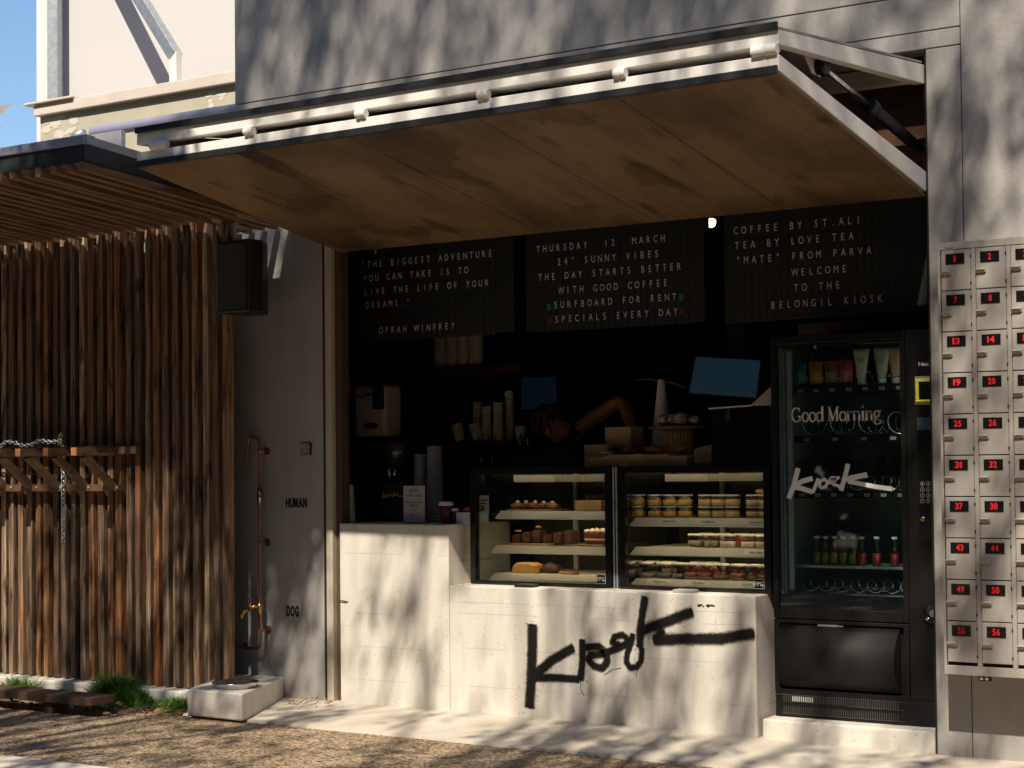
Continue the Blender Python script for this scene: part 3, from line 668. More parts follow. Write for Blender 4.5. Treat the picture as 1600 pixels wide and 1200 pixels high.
for _ in range(60):
    q = at(random.uniform(440,520), 1096+random.gauss(0,4), z=.04); a = random.random()*6.28; l = random.uniform(.008,.022)
    d1 = Vector((math.cos(a)*l, math.sin(a)*l, .004)); d2 = Vector((-math.sin(a)*l*.3, math.cos(a)*l*.3, .003)); b.face([q-d1+Vector((0,0,.006)), q+d2+Vector((0,0,.006)), q+d1+Vector((0,0,.006)), q-d2+Vector((0,0,.006))])
b.keepn = True
stuff(tag(link('leaf_litter', b, mat('dry_leaf', (.20,.10,.045), .8, col2=(.34,.20,.10), scale=30)), 'dry brown leaves scattered at the foot of the kerb and wall', 'leaves'))
for i, (px, py, r_) in enumerate(((150,1104,.02),(160,1100,.024),(187,1103,.026),(252,1106,.02))):
    q = at(px, py, z=.0); b = B(); b.blob((q.x,q.y,.008), r_, 2, .2, (1.2,1,.75))
    tag(link('pebble', b, mat('pebble_stone%d'%i, ((.45,.42,.38),(.4,.38,.36),(.42,.28,.16),(.40,.30,.2))[i], .7)), ('small grey pebble in the grass at the bench end','grey pebble just right of the first one by the bench end','brown rounded pebble below the big grass tuft','brown pebble between the grass tufts near the concrete block')[i], 'pebble')

# ------------------------------------------------------------------ things behind, upper left
YP = 1.5
pa = thing('roof_parapet', 'beige fascia of a low roof with pinkish coping behind the canopy', 'parapet', (-6.3,YP,3.0))
cl, cr = at(63,183,y=YP), at(367,133,y=YP); ct = at(367,113,y=YP)
b = B(); b.box(cl.x,-4.0,YP,YP+.3,2.6,cl.z-.002); link('fascia_board', b, M['beige'], pa)
b = B(); b.box(cl.x-.02,-4.0,YP-.05,YP+.5,cl.z,ct.z); b.box(cl.x-.10,cl.x+.42,YP-.08,YP+.5,ct.z+.002,ct.z+.02); link('coping', b, M['pinkcope'], pa, bev=.006)
b = B()
for _ in range(26):
    u = random.random(); p = Vector((cl.x+.02+u*.35, YP-.002, cl.z-.02-random.random()*.14)) if random.random() < .75 else Vector((cr.x-.25+u*.2, YP-.002, cl.z-.03-random.random()*.10))
    rr_ = random.uniform(.02,.05); nn = 11; b.prism([(p.x+rr_*1.5*random.uniform(.5,1.1)*math.cos(6.283*k/nn), p.z+rr_*.75*random.uniform(.5,1.1)*math.sin(6.283*k/nn)) for k in range(nn)], YP-.0015-.00004*_, YP+.004)
link('flaking_paint', b, M['flaky'], pa)
b = B(); b.box(-12,cl.x-.03,YP-.1,YP+.4,3.35,3.42+.0); b.box(cl.x-1.2,cl.x-.02,YP,YP+.2,3.43,3.58); tag(link('roof_edge', b, M['flaky'], bev=.01), 'weathered cream roof edge running behind the canopy at far left', 'roof edge')
g0, g1 = at(145,207,y=.12), at(372,168,y=.12)
b = B(); b.tube([(g0.x,.12,g0.z),(-3.9,.12,g0.z+.0)], .036, 18, cap=False); b.tube([(g0.x+.002,.12,g0.z),(-3.9,.12,g0.z)], .033, 18, cap=False)
tag(link('gutter_pipe', b, M['violet']), 'violet grey metal gutter pipe lying above the canopy roof', 'pipe')
b = B(); b.box(-5.75,g0.x+.35,.02,.06,3.33,3.44); tag(link('gutter_flashing', b, M['flash'], bev=.003), 'bent grey flashing strip under the open end of the gutter pipe', 'flashing')
b = B(); b.lathe(Vector((g0.x-.06,.06,g0.z-.02)), [(.03,-.05),(.034,-.02),(.02,.05)], 14, axis=(1,0,.3)); tag(link('pipe_socket', b, M['galv']), 'small shiny pipe socket at the open end of the gutter pipe', 'pipe fitting')
bb = thing('white_hoarding', 'tall white hoarding panel on a galvanised frame behind the roof', 'hoarding', (-7.2,2.1,3.9))
OX = at(84,150,y=2.1); ang = R(26); ex = Vector((math.cos(ang), math.sin(ang), 0)); ny = Vector((math.sin(ang), -math.cos(ang), 0))
def hb(b, u0, u1, d0, d1, z0, z1):
    o = Vector((OX.x, OX.y, 0)); q = lambda u, d, z: o + ex*u + ny*d + Vector((0,0,z))
    b.hexa([q(u0,d1,z0),q(u1,d1,z0),q(u1,d0,z0),q(u0,d0,z0),q(u0,d1,z1),q(u1,d1,z1),q(u1,d0,z1),q(u0,d0,z1)])
b = B(); hb(b, .02, 5, -.05, 0, 3.6, 8); link('panel', b, M['whitebb'], bb)
b = B(); hb(b, -.12, .01, -.02, .06, 3.6, 8); link('edge_board', b, M['white'], bb)
b = B(); hb(b, .012, .10, .062, .17, 3.6, 8); link('post', b, M['galv'], bb, bev=.004)
o_ = Vector((OX.x, OX.y, 0))
ft = at(274,88,y=1.72); tp = o_ + ex*.16 + ny*.12 + Vector((0,0,7.0))
tp = at(33,-307,y=2.1)
b = B(); b.bar(ft, tp, .085, .085, up=(0,1,0)); link('diagonal_brace', b, M['galv'], bb, bev=.004)
b = B(); b.box(ft.x-.035,ft.x+.035,ft.y-.03,ft.y+.03,ct.z+.0,ft.z+.03); b.box(ft.x-.09,ft.x+.09,ft.y-.06,ft.y+.06,ct.z+.001,ct.z+.012); link('brace_foot', b, M['white'], bb, bev=.004)
b = B()
for k, (px, py, qx, qy) in enumerate(((-40,200,22,162),(-40,205,12,172),(-40,215,5,200),(-40,222,2,212),(-50,190,-5,170))):
    a, c = at(px,py,y=3.0), at(qx,qy,y=3.0); m_ = (a+c)/2+Vector((0,0,.05)); n = Vector((.02,0,.035))
    b.face([a, m_-n, c, m_+n])
b.keepn = True
pm = thing('palm_tree', 'pale palm frond tips poking in at the far left above the roof', 'palm tree', (-10.2,3.0,0)); link('frond', b, mat('dry_frond', (.34,.28,.20), .7), pm)
b = B(); b.tube([(-10.6,3.05,0),(-10.5,3.0,2.2),(-10.4,3.0,4.0)], [.16,.13,.1], 10); link('trunk', b, M['bark'], pm)
# ------------------------------------------------------------------ letter boards
YB = .50
def row(b, s, xa, ya, xb, yb, h=.037):
    p = at(xa,ya,y=YB-.013); q = at(xb,yb,y=YB-.013); n = len(s)-1; z = (p.z+q.z)/2
    for i, ch in enumerate(s):
        if ch != ' ': put_char(b, ch, Vector((p.x+(q.x-p.x)*i/n, YB-.0135, z)), Vector((1,0,0)), Vector((0,0,1)), h/CAPH*.72, h/CAPH, 0)
    return z
BOARDS = [
 ('black split flap letter board quoting the biggest adventure, leftmost of the three above the opening', (553,400,803,532), [('"THE BIGGEST ADVENTURE',567.8,417.8,766,402),('YOU CAN TAKE IS TO',570.6,439.8,728.5,427),('LIVE THE LIFE OF YOUR',571.6,461,760.6,447),('DREAMS."',574,481,637.6,477.5),('- OPRAH WINFREY',577.6,522,707.5,514.4)], []),
 ('black letter board with the date and green and purple squares, middle of the three', (822,375,1101,517), [('THURSDAY  12  MARCH',841,396,1035.6,376),('24° SUNNY VIBES',873.6,415.6,1026,400.4),('THE DAY STARTS BETTER',844,440,1061,420),('WITH GOOD COFFEE',877,460,1040,446),('SURFBOARD FOR RENT',868.4,483,1053.6,468),('SPECIALS EVERY DAY',870,505.4,1055.6,491)], [(858,485,'g'),(1064.4,470,'g'),(859.6,507,'p'),(1066,492,'p')]),
 ('black letter board starting with coffee and tea lines, above the vending machine', (1132,350,1449,503), [('COFFEE BY ST.ALI',1150,366,1341,349),('TEA BY LOVE TEA',1151.8,388.6,1330,375),('"MATE" FROM PARVA',1153.6,412,1357.6,397.6),('WELCOME',1242,430.7,1319.4,425.8),('TO THE',1244,455,1309,451),('BELONGIL KIOSK',1208,482,1375.6,472.3)], [])]
MG = mat('green_tile', (.01,.20,.06), .5); MP = mat('purple_tile', (.17,.012,.10), .5)
for lab, (x0,y0,x1,y1), rows, sq in BOARDS:
    pl_ = at(x0,y1,y=YB-.01); pr_ = at(x1,y1-22,y=YB-.01); zb = at((x0+x1)/2,(y1*2-15)/2+0,y=YB-.01).z
    t = thing('letter_board', lab, 'letter board', ((pl_.x+pr_.x)/2,YB,zb))
    b = B(); b.box(pl_.x,pr_.x,YB-.008,YB+.06,zb,zb+.68); link('board_panel', b, M['board'], t, bev=.003)
    lb = B(); zs = [row(lb, *r) for r in rows]; lb.keepn = True; link('letters', lb, M['letter'], t)
    tb_ = B()
    z0 = max(zs); n = int((pr_.x-pl_.x-.16)/.0405)
    for j in range(6):
        for i in range(n):
            xx = pl_.x+.08+(i+.5)*.0405; zz = z0 - j*.0862
            tb_.box(xx-.017,xx+.017,YB-.0115,YB-.0082,zz-.012,zz+.052)
    link('flap_tiles', tb_, M['tile'], t)
    if sq:
        for xx, yy, c in sq:
            q_ = B(); p = at(xx, yy, y=YB-.013); q_.box(p.x-.013,p.x+.013,YB-.0145,YB-.0118,p.z,p.z+.036); link('colour_square', q_, MG if c == 'g' else MP, t)['label'] = ('green' if c == 'g' else 'purple')+' letter board tile'
p = at(1110.5,349,y=.9); lm = thing('ceiling_lamp', 'small lit warm lamp hanging between the middle and right letter boards', 'lamp', (p.x,.9,p.z))
b = B(); b.lathe(p, [(.008,-.022),(.022,-.016),(.028,0),(.028,.016),(.024,.022)], 16); link('bulb', b, M['bulb'], lm)
b = B(); b.tube([p+Vector((0,0,.022)), p+Vector((0,0,.05))], .018, 12); b.tube([p+Vector((0,0,.05)), (p.x,.9,3.0)], .004, 6); link('lamp_holder', b, M['black'], lm)

# ------------------------------------------------------------------ display cabinets
YC = .14
def cabinet(x0, x1, lab, zsh, xl):
    t = thing('display_cabinet', lab, 'display cabinet', ((x0+x1)/2,.45,.7005))
    z0, z1, y1 = .7025, 1.327, .78
    f = .036; b = B()
    b.box(x0,x0+f,YC,YC+.04,z0,z1); b.box(x1-f,x1,YC,YC+.04,z0,z1); b.box(x0+f,x1-f,YC+.001,YC+.04,z1-.034,z1); b.box(x0+f,x1-f,YC+.001,YC+.04,z0,z0+.02)
    b.box(x0,x0+.03,YC+.0405,y1,z1-.03,z1-.001); b.box(x1-.03,x1,YC+.0405,y1,z1-.03,z1-.001); b.box(x0,x0+.03,y1-.04,y1,z0,z1-.031); b.box(x1-.03,x1,y1-.04,y1,z0,z1-.031); b.box(x0+.031,x1-.031,YC+.041,y1,z1-.02,z1-.002)
    link('frame', b, M['blackgl'], t, bev=.002)
    b = B(); b.box(x0+.0365,x1-.0365,YC+.012,YC+.018,z0+.021,z1-.035); link('front_glass', b, M['glass'], t)
    b = B(); b.box(x0+.006,x0+.011,YC+.041,y1-.041,z0+.02,z1-.031); link('side_glass', b, M['glass'], t)
    b = B(); b.box(x1-.012,x1-.006,YC+.041,y1-.041,z0+.02,z1-.031); link('side_panel', b, mat('cabinet_dark_side', (.05,.045,.035), .15), t)
    b = B(); b.box(x0+.03,x1-.03,y1-.02,y1-.01,z0,z1-.03); link('back_panel', b, mat('cabinet_back', (.045,.042,.030), .2), t)
    for u in (.36,.96):
        b = B(); xx = x0+(x1-x0)*u; b.box(xx-.012,xx+.012,y1-.052,y1-.024,z0+.02,z1-.035); link('shelf_upright', b, M['shelf'], t)
    for k, (zz, dy) in enumerate(zsh):
        b = B(); b.box(xl[k],x1-.04,YC+.10,y1-.06,zz-.012,zz); s_ = link('shelf', b, M['shelf'], t, bev=.002)
        b = B(); zt = .040 if k < 2 else .034
        b.hexa([Vector(q) for q in ((xl[k]-.01,YC+.075,zz-zt),(x1-.041,YC+.075,zz-zt),(x1-.041,YC+.098,zz-.014),(xl[k],YC+.098,zz-.014),(xl[k]-.02,YC+.068,zz-zt+.006),(x1-.041,YC+.068,zz-zt+.006),(x1-.041,YC+.098,zz+.004),(xl[k],YC+.098,zz+.004))])
        link('price_rail', b, M['shelf_edge'], s_)
        if k < 2:
            b = B(); b.box(xl[k]+.02,x1-.06,YC+.100,YC+.111,zz-.038,zz-.030); link('glow_strip', b, M['led'], s_)
    b = B(); n = 64; b.box(x0+.22,x1-.045,YC+.10,YC+.15,z1-.078,z1-.040)
    for i in range(n//2):
        xx = x0+(x1-x0)*.55+i*(x1-x0)*.40/(n//2); b.box(xx,xx+.004,YC+.094,YC+.0995,z1-.076,z1-.042)
    link('air_hood', b, mat('hood_grey', (.16,.15,.13), .5), t)
    b = B(); b.box(x0+.1,x1-.06,YC+.043,YC+.054,z1-.033,z1-.023); link('glow_strip', b, M['led'], t)
    b = B(); b.mi = 0; b.box(x1-.092,x1-.040,YC+.0075,YC+.0115,z0+.0215,z0+.068); b.mi = 1; b.box(x1-.0905,x1-.0415,YC+.0063,YC+.0072,z0+.0235,z0+.066)
    b.mi = 0; put_word(b, 'FPG', (x1-.087,YC+.0058,z0+.034), .042, .022, .0, gap=.14); link('maker_badge', b, [M['paperwhite'], M['blackgl']], t)
    return t
cabL = cabinet(-2.627,-1.752,'black framed glass display cabinet holding cakes and pastries, left of the pair', [(1.090,0),(.905,0),(.755,0)], [-2.49,-2.52,-2.53])
cabR = cabinet(-1.708,-.864,'black framed glass display cabinet full of dessert jars, beside the vending machine', [(1.060,0),(.910,0),(.748,0)], [-1.66,-1.66,-1.66])
for dx in (-1.7385,-1.7215):
    b = B(); b.box(dx-.0035,dx+.0035,YC+.004,YC+.04,.7025,1.325); link('joint_trim', b, M['galv'], cabL)
def rail_label(x0p, x1p, yp, zsh, par, words):
    a, c = at(x0p,yp,y=YC+.066), at(x1p,yp,y=YC+.066); b = B(); b.mi = 0
    q0, q1 = Vector((0,YC+.068,zsh-(.034 if zsh > .8 else .028))), Vector((0,YC+.098,zsh+.004)); ez = (q1-q0).normalized(); nn = Vector((0,-ez.z,ez.y)); L_ = (q1-q0).length
    p_ = lambda x, u, d: Vector((x,0,0))+q0+ez*(L_*u)+nn*d
    b.hexa([p_(a.x,.16,.0012),p_(c.x,.16,.0012),p_(c.x,.16,-.0005),p_(a.x,.16,-.0005),p_(a.x,.86,.0012),p_(c.x,.86,.0012),p_(c.x,.86,-.0005),p_(a.x,.86,-.0005)]); b.mi = 1
    w = (c.x-a.x)*.52; put_word(b, words, p_((a.x+c.x)/2-w/2,.38,.0018), w, .011, .02, ez=ez); link('price_label', b, [M['paperwhite'], M['graffiti']], par)
for x0p, x1p, yp, z, wd in ((1022,1064,811,1.060,'LEMON TART'),(1084,1124,811,1.060,'CARAMEL SLICE'),(1160,1199,811,1.060,'CHIA'),(1160,1199,858,.910,'BIRCHER'),(1008,1048,905,.748,'OVERNIGHT OATS'),(1072,1107,908,.748,'GRANOLA'),(1152,1180,909,.748,'SALADS')):
    rail_label(x0p, x1p, yp, z, cabR, wd)
# jars -------------------------------------------------------------
def jar(c, r, h, layers, lab, group, lidded=True, topping=None):
    t = thing('dessert_jar', lab, 'jar', c, group); c = Vector(c)
    b = B(); b.lathe(c, [(r*.93,0),(r,.004),(r,h*.80),(r*.93,h*.86)], 18); link('glass_wall', b, M['jarglass'], t)
    z = .003
    for m, frac in layers:
        b = B(); b.lathe(c, [(r*.955,z),(r*.955,z+h*frac)], 18); z += h*frac; link('filling', b, m, t)
    if topping:
        b = B()
        for k in range(6):
            a = k*1.05+c.x*50; b.blob(c+Vector((math.cos(a)*r*.45, math.sin(a)*r*.45, z+h*.08)), r*.34, 1, .4, (1,1,.7))
        b.blob(c+Vector((0,0,z+h*.14)), r*.45, 1, .3, (1,1,.7)); link('topping', b, topping, t)
    b = B(); b.lathe(c, [(r*.96,h*.86),(r*.99,h*.88),(r*.99,h*.975),(r*.93,h)], 18); link('lid', b, M['lid'], t)
    return t
def ordn(i): return ORD[i]
def jrow(pxs, yb, z, h, r, kinds, where, grp, ysh=.30):
    for i, px in enumerate(pxs):
        x = at(px, yb, y=ysh).x; k, tx = kinds[i]
        L_, top, nm = K_[k]
        jar((x, ysh+random.uniform(-.004,.004), z), r, h, L_, '%s, %s from left, %s' % (nm, ordn(i), where), grp, topping=top)
K_ = {'nut': ([(M['custard'],.50)], M['cream_food'], 'jar of yellow custard'),
      'lem': ([(M['lemon'],.50),(M['caramel'],.10)], None, 'jar of pale lemon curd'),
      'pea': ([(M['peach'],.50),(M['jam'],.14)], None, 'jar of biscuit cream under jam'),
      'gry': ([(M['greypaste'],.45)], None, 'jar of grey oat cream'),
      'clr': ([(M['greypaste'],.25)], None, 'almost clear jar'),
      'frt': ([(M['lemon'],.12),(M['fruit'],.28)], M['fruit'], 'jar of red fruit'),
      'sal': ([(M['leafgreen'],.26)], M['fruit'], 'jar of green salad'),
      'wht': ([(M['cream_food'],.45),(M['jam'],.14)], None, 'jar of white yoghurt')}
top_px = [972,997,1023.5,1047.5,1071,1103,1124,1145,1178,1197]; ks = ['nut','nut','nut','nut','nut','lem','lem','lem','pea','pea']
jrow(top_px, 806, 1.0645, .058, .040, [(k,0) for k in ks], 'lower layer, top shelf, right cabinet', 'stacked dessert jars on the top shelf')
jrow(top_px, 790, 1.1235, .058, .040, [(k,0) for k in ks], 'upper layer, top shelf, right cabinet', 'stacked dessert jars on the top shelf')
mid_px = [1087,1112,1138,1170,1193]
jrow(mid_px, 856, .9145, .068, .042, [('gry',0),('gry',0),('wht',0),('wht',0),('wht',0)], 'front row, middle shelf, right cabinet', 'jars on the middle shelf', .29)
jrow([1104,1130,1160,1186], 856, .9145, .068, .042, [('gry',0),('gry',0),('frt',0),('wht',0)], 'back row, middle shelf, right cabinet', 'jars on the middle shelf', .40)
jrow([982,1010,1038,1063,1082,1102,1128,1154,1179,1198], 908, .7525, .082, .042, [('gry',0),('clr',0),('clr',0),('clr',0),('frt',0),('frt',0),('sal',0),('frt',0),('sal',0),('frt',0)], 'front row, bottom shelf, right cabinet', 'jars on the bottom shelf', .28)
jrow([992,1020,1046,1090,1115], 905, .7525, .082, .042, [('gry',0),('clr',0),('gry',0),('frt',0),('frt',0)], 'back row, bottom shelf, right cabinet', 'jars on the bottom shelf', .40)
p = at(1192,770,y=.30); b = B(); b.blob((p.x,.30,1.196), .030, 2, .3, (1.3,1,.5)); tag(link('biscuit', b, M['sponge']), 'golden biscuit lying on the jar lids at the right end of the top shelf', 'biscuit')
# cakes and pastries in the left cabinet
def tray(x0p, x1p, yp, z, lab):
    a, c = at(x0p,yp,y=.30), at(x1p,yp,y=.30); b = B(); b.box(a.x,c.x,.24,.44,z,z+.008); return tag(link('serving_board', b, M['oak'], bev=.002), lab, 'board'), a.x, c.x
_, xa, xb = tray(800,870,796,1.0945,'thin pale serving board under the glazed pastries on the top shelf of the left cabinet')
for i in range(5):
    x = xa+.03+(xb-xa-.06)*i/4; b = B(); b.blob((x,.31+.02*(i%2),1.119), .032, 2, .35, (1.15,1.2,.62)); b.mi = 1; b.blob((x+.01,.295,1.138), .012, 1, .5)
    tag(link('glazed_pastry', b, [M['pastry'], M['cream_food']]), 'golden glazed pastry with cream dab, %s from left on the thin board' % ordn(i), 'pastry', 'glazed pastries on the top shelf')
a, c = at(904,795,y=.30), at(947,795,y=.30); b = B(); b.box(a.x,c.x-.005,.26,.50,1.0945,1.150); tag(link('wooden_riser', b, M['card'], bev=.003), 'square tan riser block at the right end of the top shelf in the left cabinet', 'riser')
for i, dx in enumerate((.05,.11)):
    b = B(); b.blob((a.x+dx,.36,1.174), .04, 2, .4, (1,1.1,.66)); tag(link('seeded_bun', b, M['choc']), ('dark seeded bun on the tan riser block, left of the two','dark seeded bun on the tan riser block, right of the two')[i], 'bun', 'buns on the riser')
_, xa, xb = tray(802,865,848,.9095,'thin pale serving board under the brownies on the middle shelf of the left cabinet')
for i in range(6):
    x = xa+.02+(xb+.14-xa)*i/6; b = B(); s_ = .026; b.box(x-s_,x+s_,.29,.36,.9178,.965+.012*(i%3)); bmesh.ops.bevel(b.bm, geom=b.bm.edges[:], offset=.006, segments=2, affect='EDGES')
    if i in (0,2): b.mi = 1; b.blob((x,.315,.982+.012*(i%3)), .016, 1, .5, (1.4,1,.5))
    tag(link('brownie', b, [M['choc'], M['pastry']]), 'dark chocolate brownie, %s from left on the middle shelf of the left cabinet' % ordn(i), 'brownie', 'brownies on the middle shelf')
_, _, _ = tray(911,947,848,.9095,'thin pale board under the red cake at the right end of the middle shelf')
a, c = at(916,846,y=.30), at(948,846,y=.30)
ck = thing('layer_cake', 'red velvet layer cake with piped cream on the middle shelf of the left cabinet', 'cake', ((a.x+c.x)/2,.34,.918))
b = B(); b.box(a.x,c.x,.28,.42,.918,.940); b.box(a.x,c.x,.28,.42,.950,.976); link('sponge', b, M['redcake'], ck, bev=.003)
b = B(); b.box(a.x+.001,c.x-.001,.281,.419,.9403,.9497); 
for i in range(4):
    for j in range(3): b.blob((a.x+.015+i*.032,.295+j*.045,.986), .017, 1, .4, (1.1,1.1,.8))
link('cream', b, M['cream_food'], ck)
a, c = at(803,894,y=.30), at(838,894,y=.30)
b = B(); b.mi = 0; b.prism([(a.x,.7535),(c.x,.7535),(c.x+.008,.800),(c.x-.03,.812),(a.x+.035,.812),(a.x+.012,.795)], .27, .37)
tag(link('loaf_slice', b, [M['sponge']], bev=.004), 'thick golden loaf cake on the bottom shelf of the left cabinet', 'loaf')
p = at(858,890,y=.34); b = B(); b.blob((p.x,.36,.782), .05, 2, .4, (1.2,1,.55)); tag(link('dark_loaf', b, M['choc']), 'dark brown loaf right behind the golden loaf on the bottom shelf', 'loaf')
p = at(887,894,y=.30); b = B(); b.blob((p.x,.31,.762), .05, 2, .3, (1.3,1,.18)); tag(link('flat_pastry', b, M['pastry']), 'thin flat orange pastry on the bottom shelf of the left cabinet', 'pastry')

# ------------------------------------------------------------------ on the tall counter
ZT = 1.0245
def base(px, y, z=ZT): q = at(px, 800, y=y); return Vector((q.x, y, z))
def cupstack(c, r0, r1, h, n, m, name, lab, grp=None, lip=.004):
    b = B(); st = h/n; pr = []
    for i in range(n):
        k = i/max(1,n-1); r = r0+(r1-r0)*k
        pr += [(r*.965,i*st),(r,i*st+st*.70),(r+lip,i*st+st*.72),(r+lip,i*st+st*.98)]
    b.lathe(c, pr, 20); o = tag(link(name, b, m), lab, 'cups', grp); return o
c = base(544,.13); cupstack(c, .043, .031, .215, 16, M['greenpl'], 'cup_stack', 'stack of green tinted clear cups at the left end of the tall counter', None, .0015)
mc = thing('card_stand', 'clear stand holding a grey printed menu card on the tall counter', 'menu stand', base(648,.15))
a, c = at(631,813,y=.15), at(666,813,y=.15)
b = B(); b.box(a.x,c.x,.148,.151,ZT,ZT+.215); b.box(a.x,c.x,.10,.20,ZT,ZT+.004); link('clear_stand', b, M['jarglass'], mc)
b = B(); b.mi = 0; b.box(a.x+.004,c.x-.004,.1425,.1465,ZT+.008,ZT+.208); b.mi = 1
W_ = c.x-a.x
for s_, u, zz, w_, h_ in (('TAKEAWAY DRINKS',.14,.148,.72,.010),('REGULAR COFFEE +',.10,.112,.78,.010),('MUFFIN',.35,.094,.32,.010),('$9',.46,.070,.09,.009),('MONDAY TO',.28,.048,.44,.006),('FRIDAY',.28,.036,.30,.006)):
    put_word(b, s_, (a.x+W_*u,.1418,ZT+zz), W_*w_, h_, .02)
cdo = link('menu_card', b, [mat('grey_card', (.40,.39,.37), .6), M['graffiti']], mc)
# the small word in brush letters, used on the card, the grinder and the machine glass
VK = [([(176,830),(150,935),(120,1008)],26),([(150,935),(205,905),(262,890)],24),([(150,940),(200,950),(262,970)],24),([(262,975),(280,930),(296,890)],18),
      ([(305,945),(302,910),(330,895),(350,912),(338,940),(305,946)],15),([(350,920),(420,882)],14),([(400,893),(362,900),(375,885),(405,890),(375,920),(415,935),(430,950)],15),
      ([(470,805),(455,870),(428,962)],24),([(440,900),(500,885),(582,868)],26),([(470,908),(560,925),(640,940),(730,952)],22)]
def vk_at(x0, x1, zb, zt):
    return lambda px, py: (x0+(px-110)/(735-110)*(x1-x0), zt-(py-795)/(1015-795)*(zt-zb))
link('brush_word', stroke_mesh(VK, .1416, vk_at(a.x+W_*.30,c.x-W_*.22,ZT+.172,ZT+.195), False), M['graffiti'], mc)
gm = thing('coffee_grinder', 'black coffee machine with a faint gold brush word on the tall counter', 'coffee machine', base(610,.42))
p = base(610,.42)
b = B(); b.box(p.x-.16,p.x+.16,.32,.60,ZT,ZT+.23); b.box(p.x-.10,p.x+.10,.36,.56,ZT+.2305,ZT+.30); link('housing', b, M['blackgl'], gm, bev=.012)
b = B(); b.lathe((p.x+.03,.46,ZT+.30), [(.05,0),(.085,.10),(.085,.16),(.04,.165)], 20); link('hopper', b, mat('smoked_hopper', (.03,.03,.032), .2), gm)
b = B(); e_ = at(615,735,y=.31); b.tube([(e_.x-.02,.315,e_.z+.02),(e_.x-.02,.29,e_.z),(e_.x-.015,.30,e_.z-.045)], .006, 8); b.tube([(e_.x+.01,.315,e_.z+.015),(e_.x+.012,.30,e_.z-.03)], .004, 8); link('tap', b, M['chrome'], gm)
a, c = at(596,780,y=.318), at(632,772,y=.318)
link('brush_word', stroke_mesh(VK, .3185, vk_at(a.x,c.x,a.z,a.z+.05), False), mat('gold_word', (.40,.22,.05), .5), gm)
cupstack(base(659,.40,ZT), .046, .040, .385, 30, M['clearpl'], 'cup_stack', 'tall stack of clear plastic cups, shorter left one behind the menu card', 'clear cup stacks', .001)
cupstack(base(680,.36,ZT), .050, .044, .430, 32, M['clearpl'], 'cup_stack', 'tallest stack of clear plastic cups, right of the menu card', 'clear cup stacks', .001)
cc = thing('takeaway_cup', 'maroon takeaway coffee cup with a white lid on the tall counter', 'cup', base(697,.16))
c = base(697,.16); b = B(); b.lathe(c, [(.029,0),(.038,.098)], 22); link('cup_body', b, M['maroon'], cc)
b = B(); b.lathe(c, [(.041,.0985),(.042,.106),(.040,.108),(.037,.120),(.033,.121)], 22); link('lid', b, M['paperwhite'], cc)
c = base(711,.17); b = B(); b.lathe(c, [(.026,0),(.026,.062),(.020,.068)], 16); b.mi = 1; b.lathe(c, [(.0262,.012),(.0262,.030)], 16); b.mi = 2; b.blob(c+Vector((0,0,.074)), .020, 2, .3, (1.2,1,.6)); tag(link('small_tin', b, [M['black'], M['board'], M['paperwhite']]), 'small black tin with a white top beside the maroon cup', 'tin')
cb_ = thing('candy_box', 'open white box filled with bright wrapped sweets against the left cabinet', 'box', base(735,.2))
a, c = at(717,815,y=.18), at(772,815,y=.18)
b = B(); b.box(a.x+.002,-2.63,.15,.33,ZT,ZT+.062); link('box_body', b, mat('bluish_white_card', (.55,.58,.66), .6), cb_, bev=.002)
b = B(); ms = [mat('sweet_red', (.45,.05,.02), .35), mat('sweet_teal', (.03,.25,.27), .35), mat('sweet_orange', (.6,.22,.02), .35), mat('sweet_grey', (.3,.3,.34), .35)]
for i in range(34):
    b.mi = i % 4; b.blob((random.uniform(a.x+.014,-2.642),random.uniform(.165,.315),ZT+.066+random.uniform(0,.022)), .013, 1, .6, (1.5,1,.6))
link('wrapped_sweets', b, ms, cb_)
c = at(752,784,y=.36); b = B(); b.box(-2.70,-2.64,.345,.35,ZT+.06,ZT+.15); b.mi = 1
for k in range(3): b.box(-2.692,-2.668+.01*k,.3425,.3445,ZT+.085+.018*k,ZT+.092+.018*k)
tag(link('price_card', b, [M['paperwhite'], M['graffiti']]), 'small white price card standing behind the box of sweets', 'card')

# ------------------------------------------------------------------ on top of the cabinets
ZK = 1.3275
bx_ = thing('wooden_box', 'tan card box standing on the cabinets left of the timber board', 'box', (-1.88,.50,ZK))
a, c = at(913,727,y=.42), at(949,727,y=.42)
b = B(); b.box(a.x,c.x,.42,.58,ZK,at(913,695,y=.42).z); b.box(a.x+.085,c.x+.10,.50,.66,ZK,at(930,668,y=.5).z); link('card_box', b, M['card'], bx_, bev=.002)
a, c = at(929,727,y=.30), at(1078,727,y=.30)
zt_ = at(930,712,y=.30).z
b = B(); n = 14; top = [(a.x-.01+(c.x-a.x+.02)*i/n, zt_+.010*noise.noise(Vector((i*.8,3,1)))+(.004 if 2<i<12 else -.008)) for i in range(n+1)]
b.prism([(a.x,ZK),(c.x,ZK)] + top[::-1], .25, .62)
tag(link('timber_board', b, M['oak'], bev=.006), 'thick rough edged timber board carrying pastries on top of the cabinets', 'serving board')
pp = [(948,.33),(966,.42),(985,.34),(1004,.44),(1022,.34),(1042,.45),(1060,.36),(975,.52),(1015,.55),(1050,.55)]
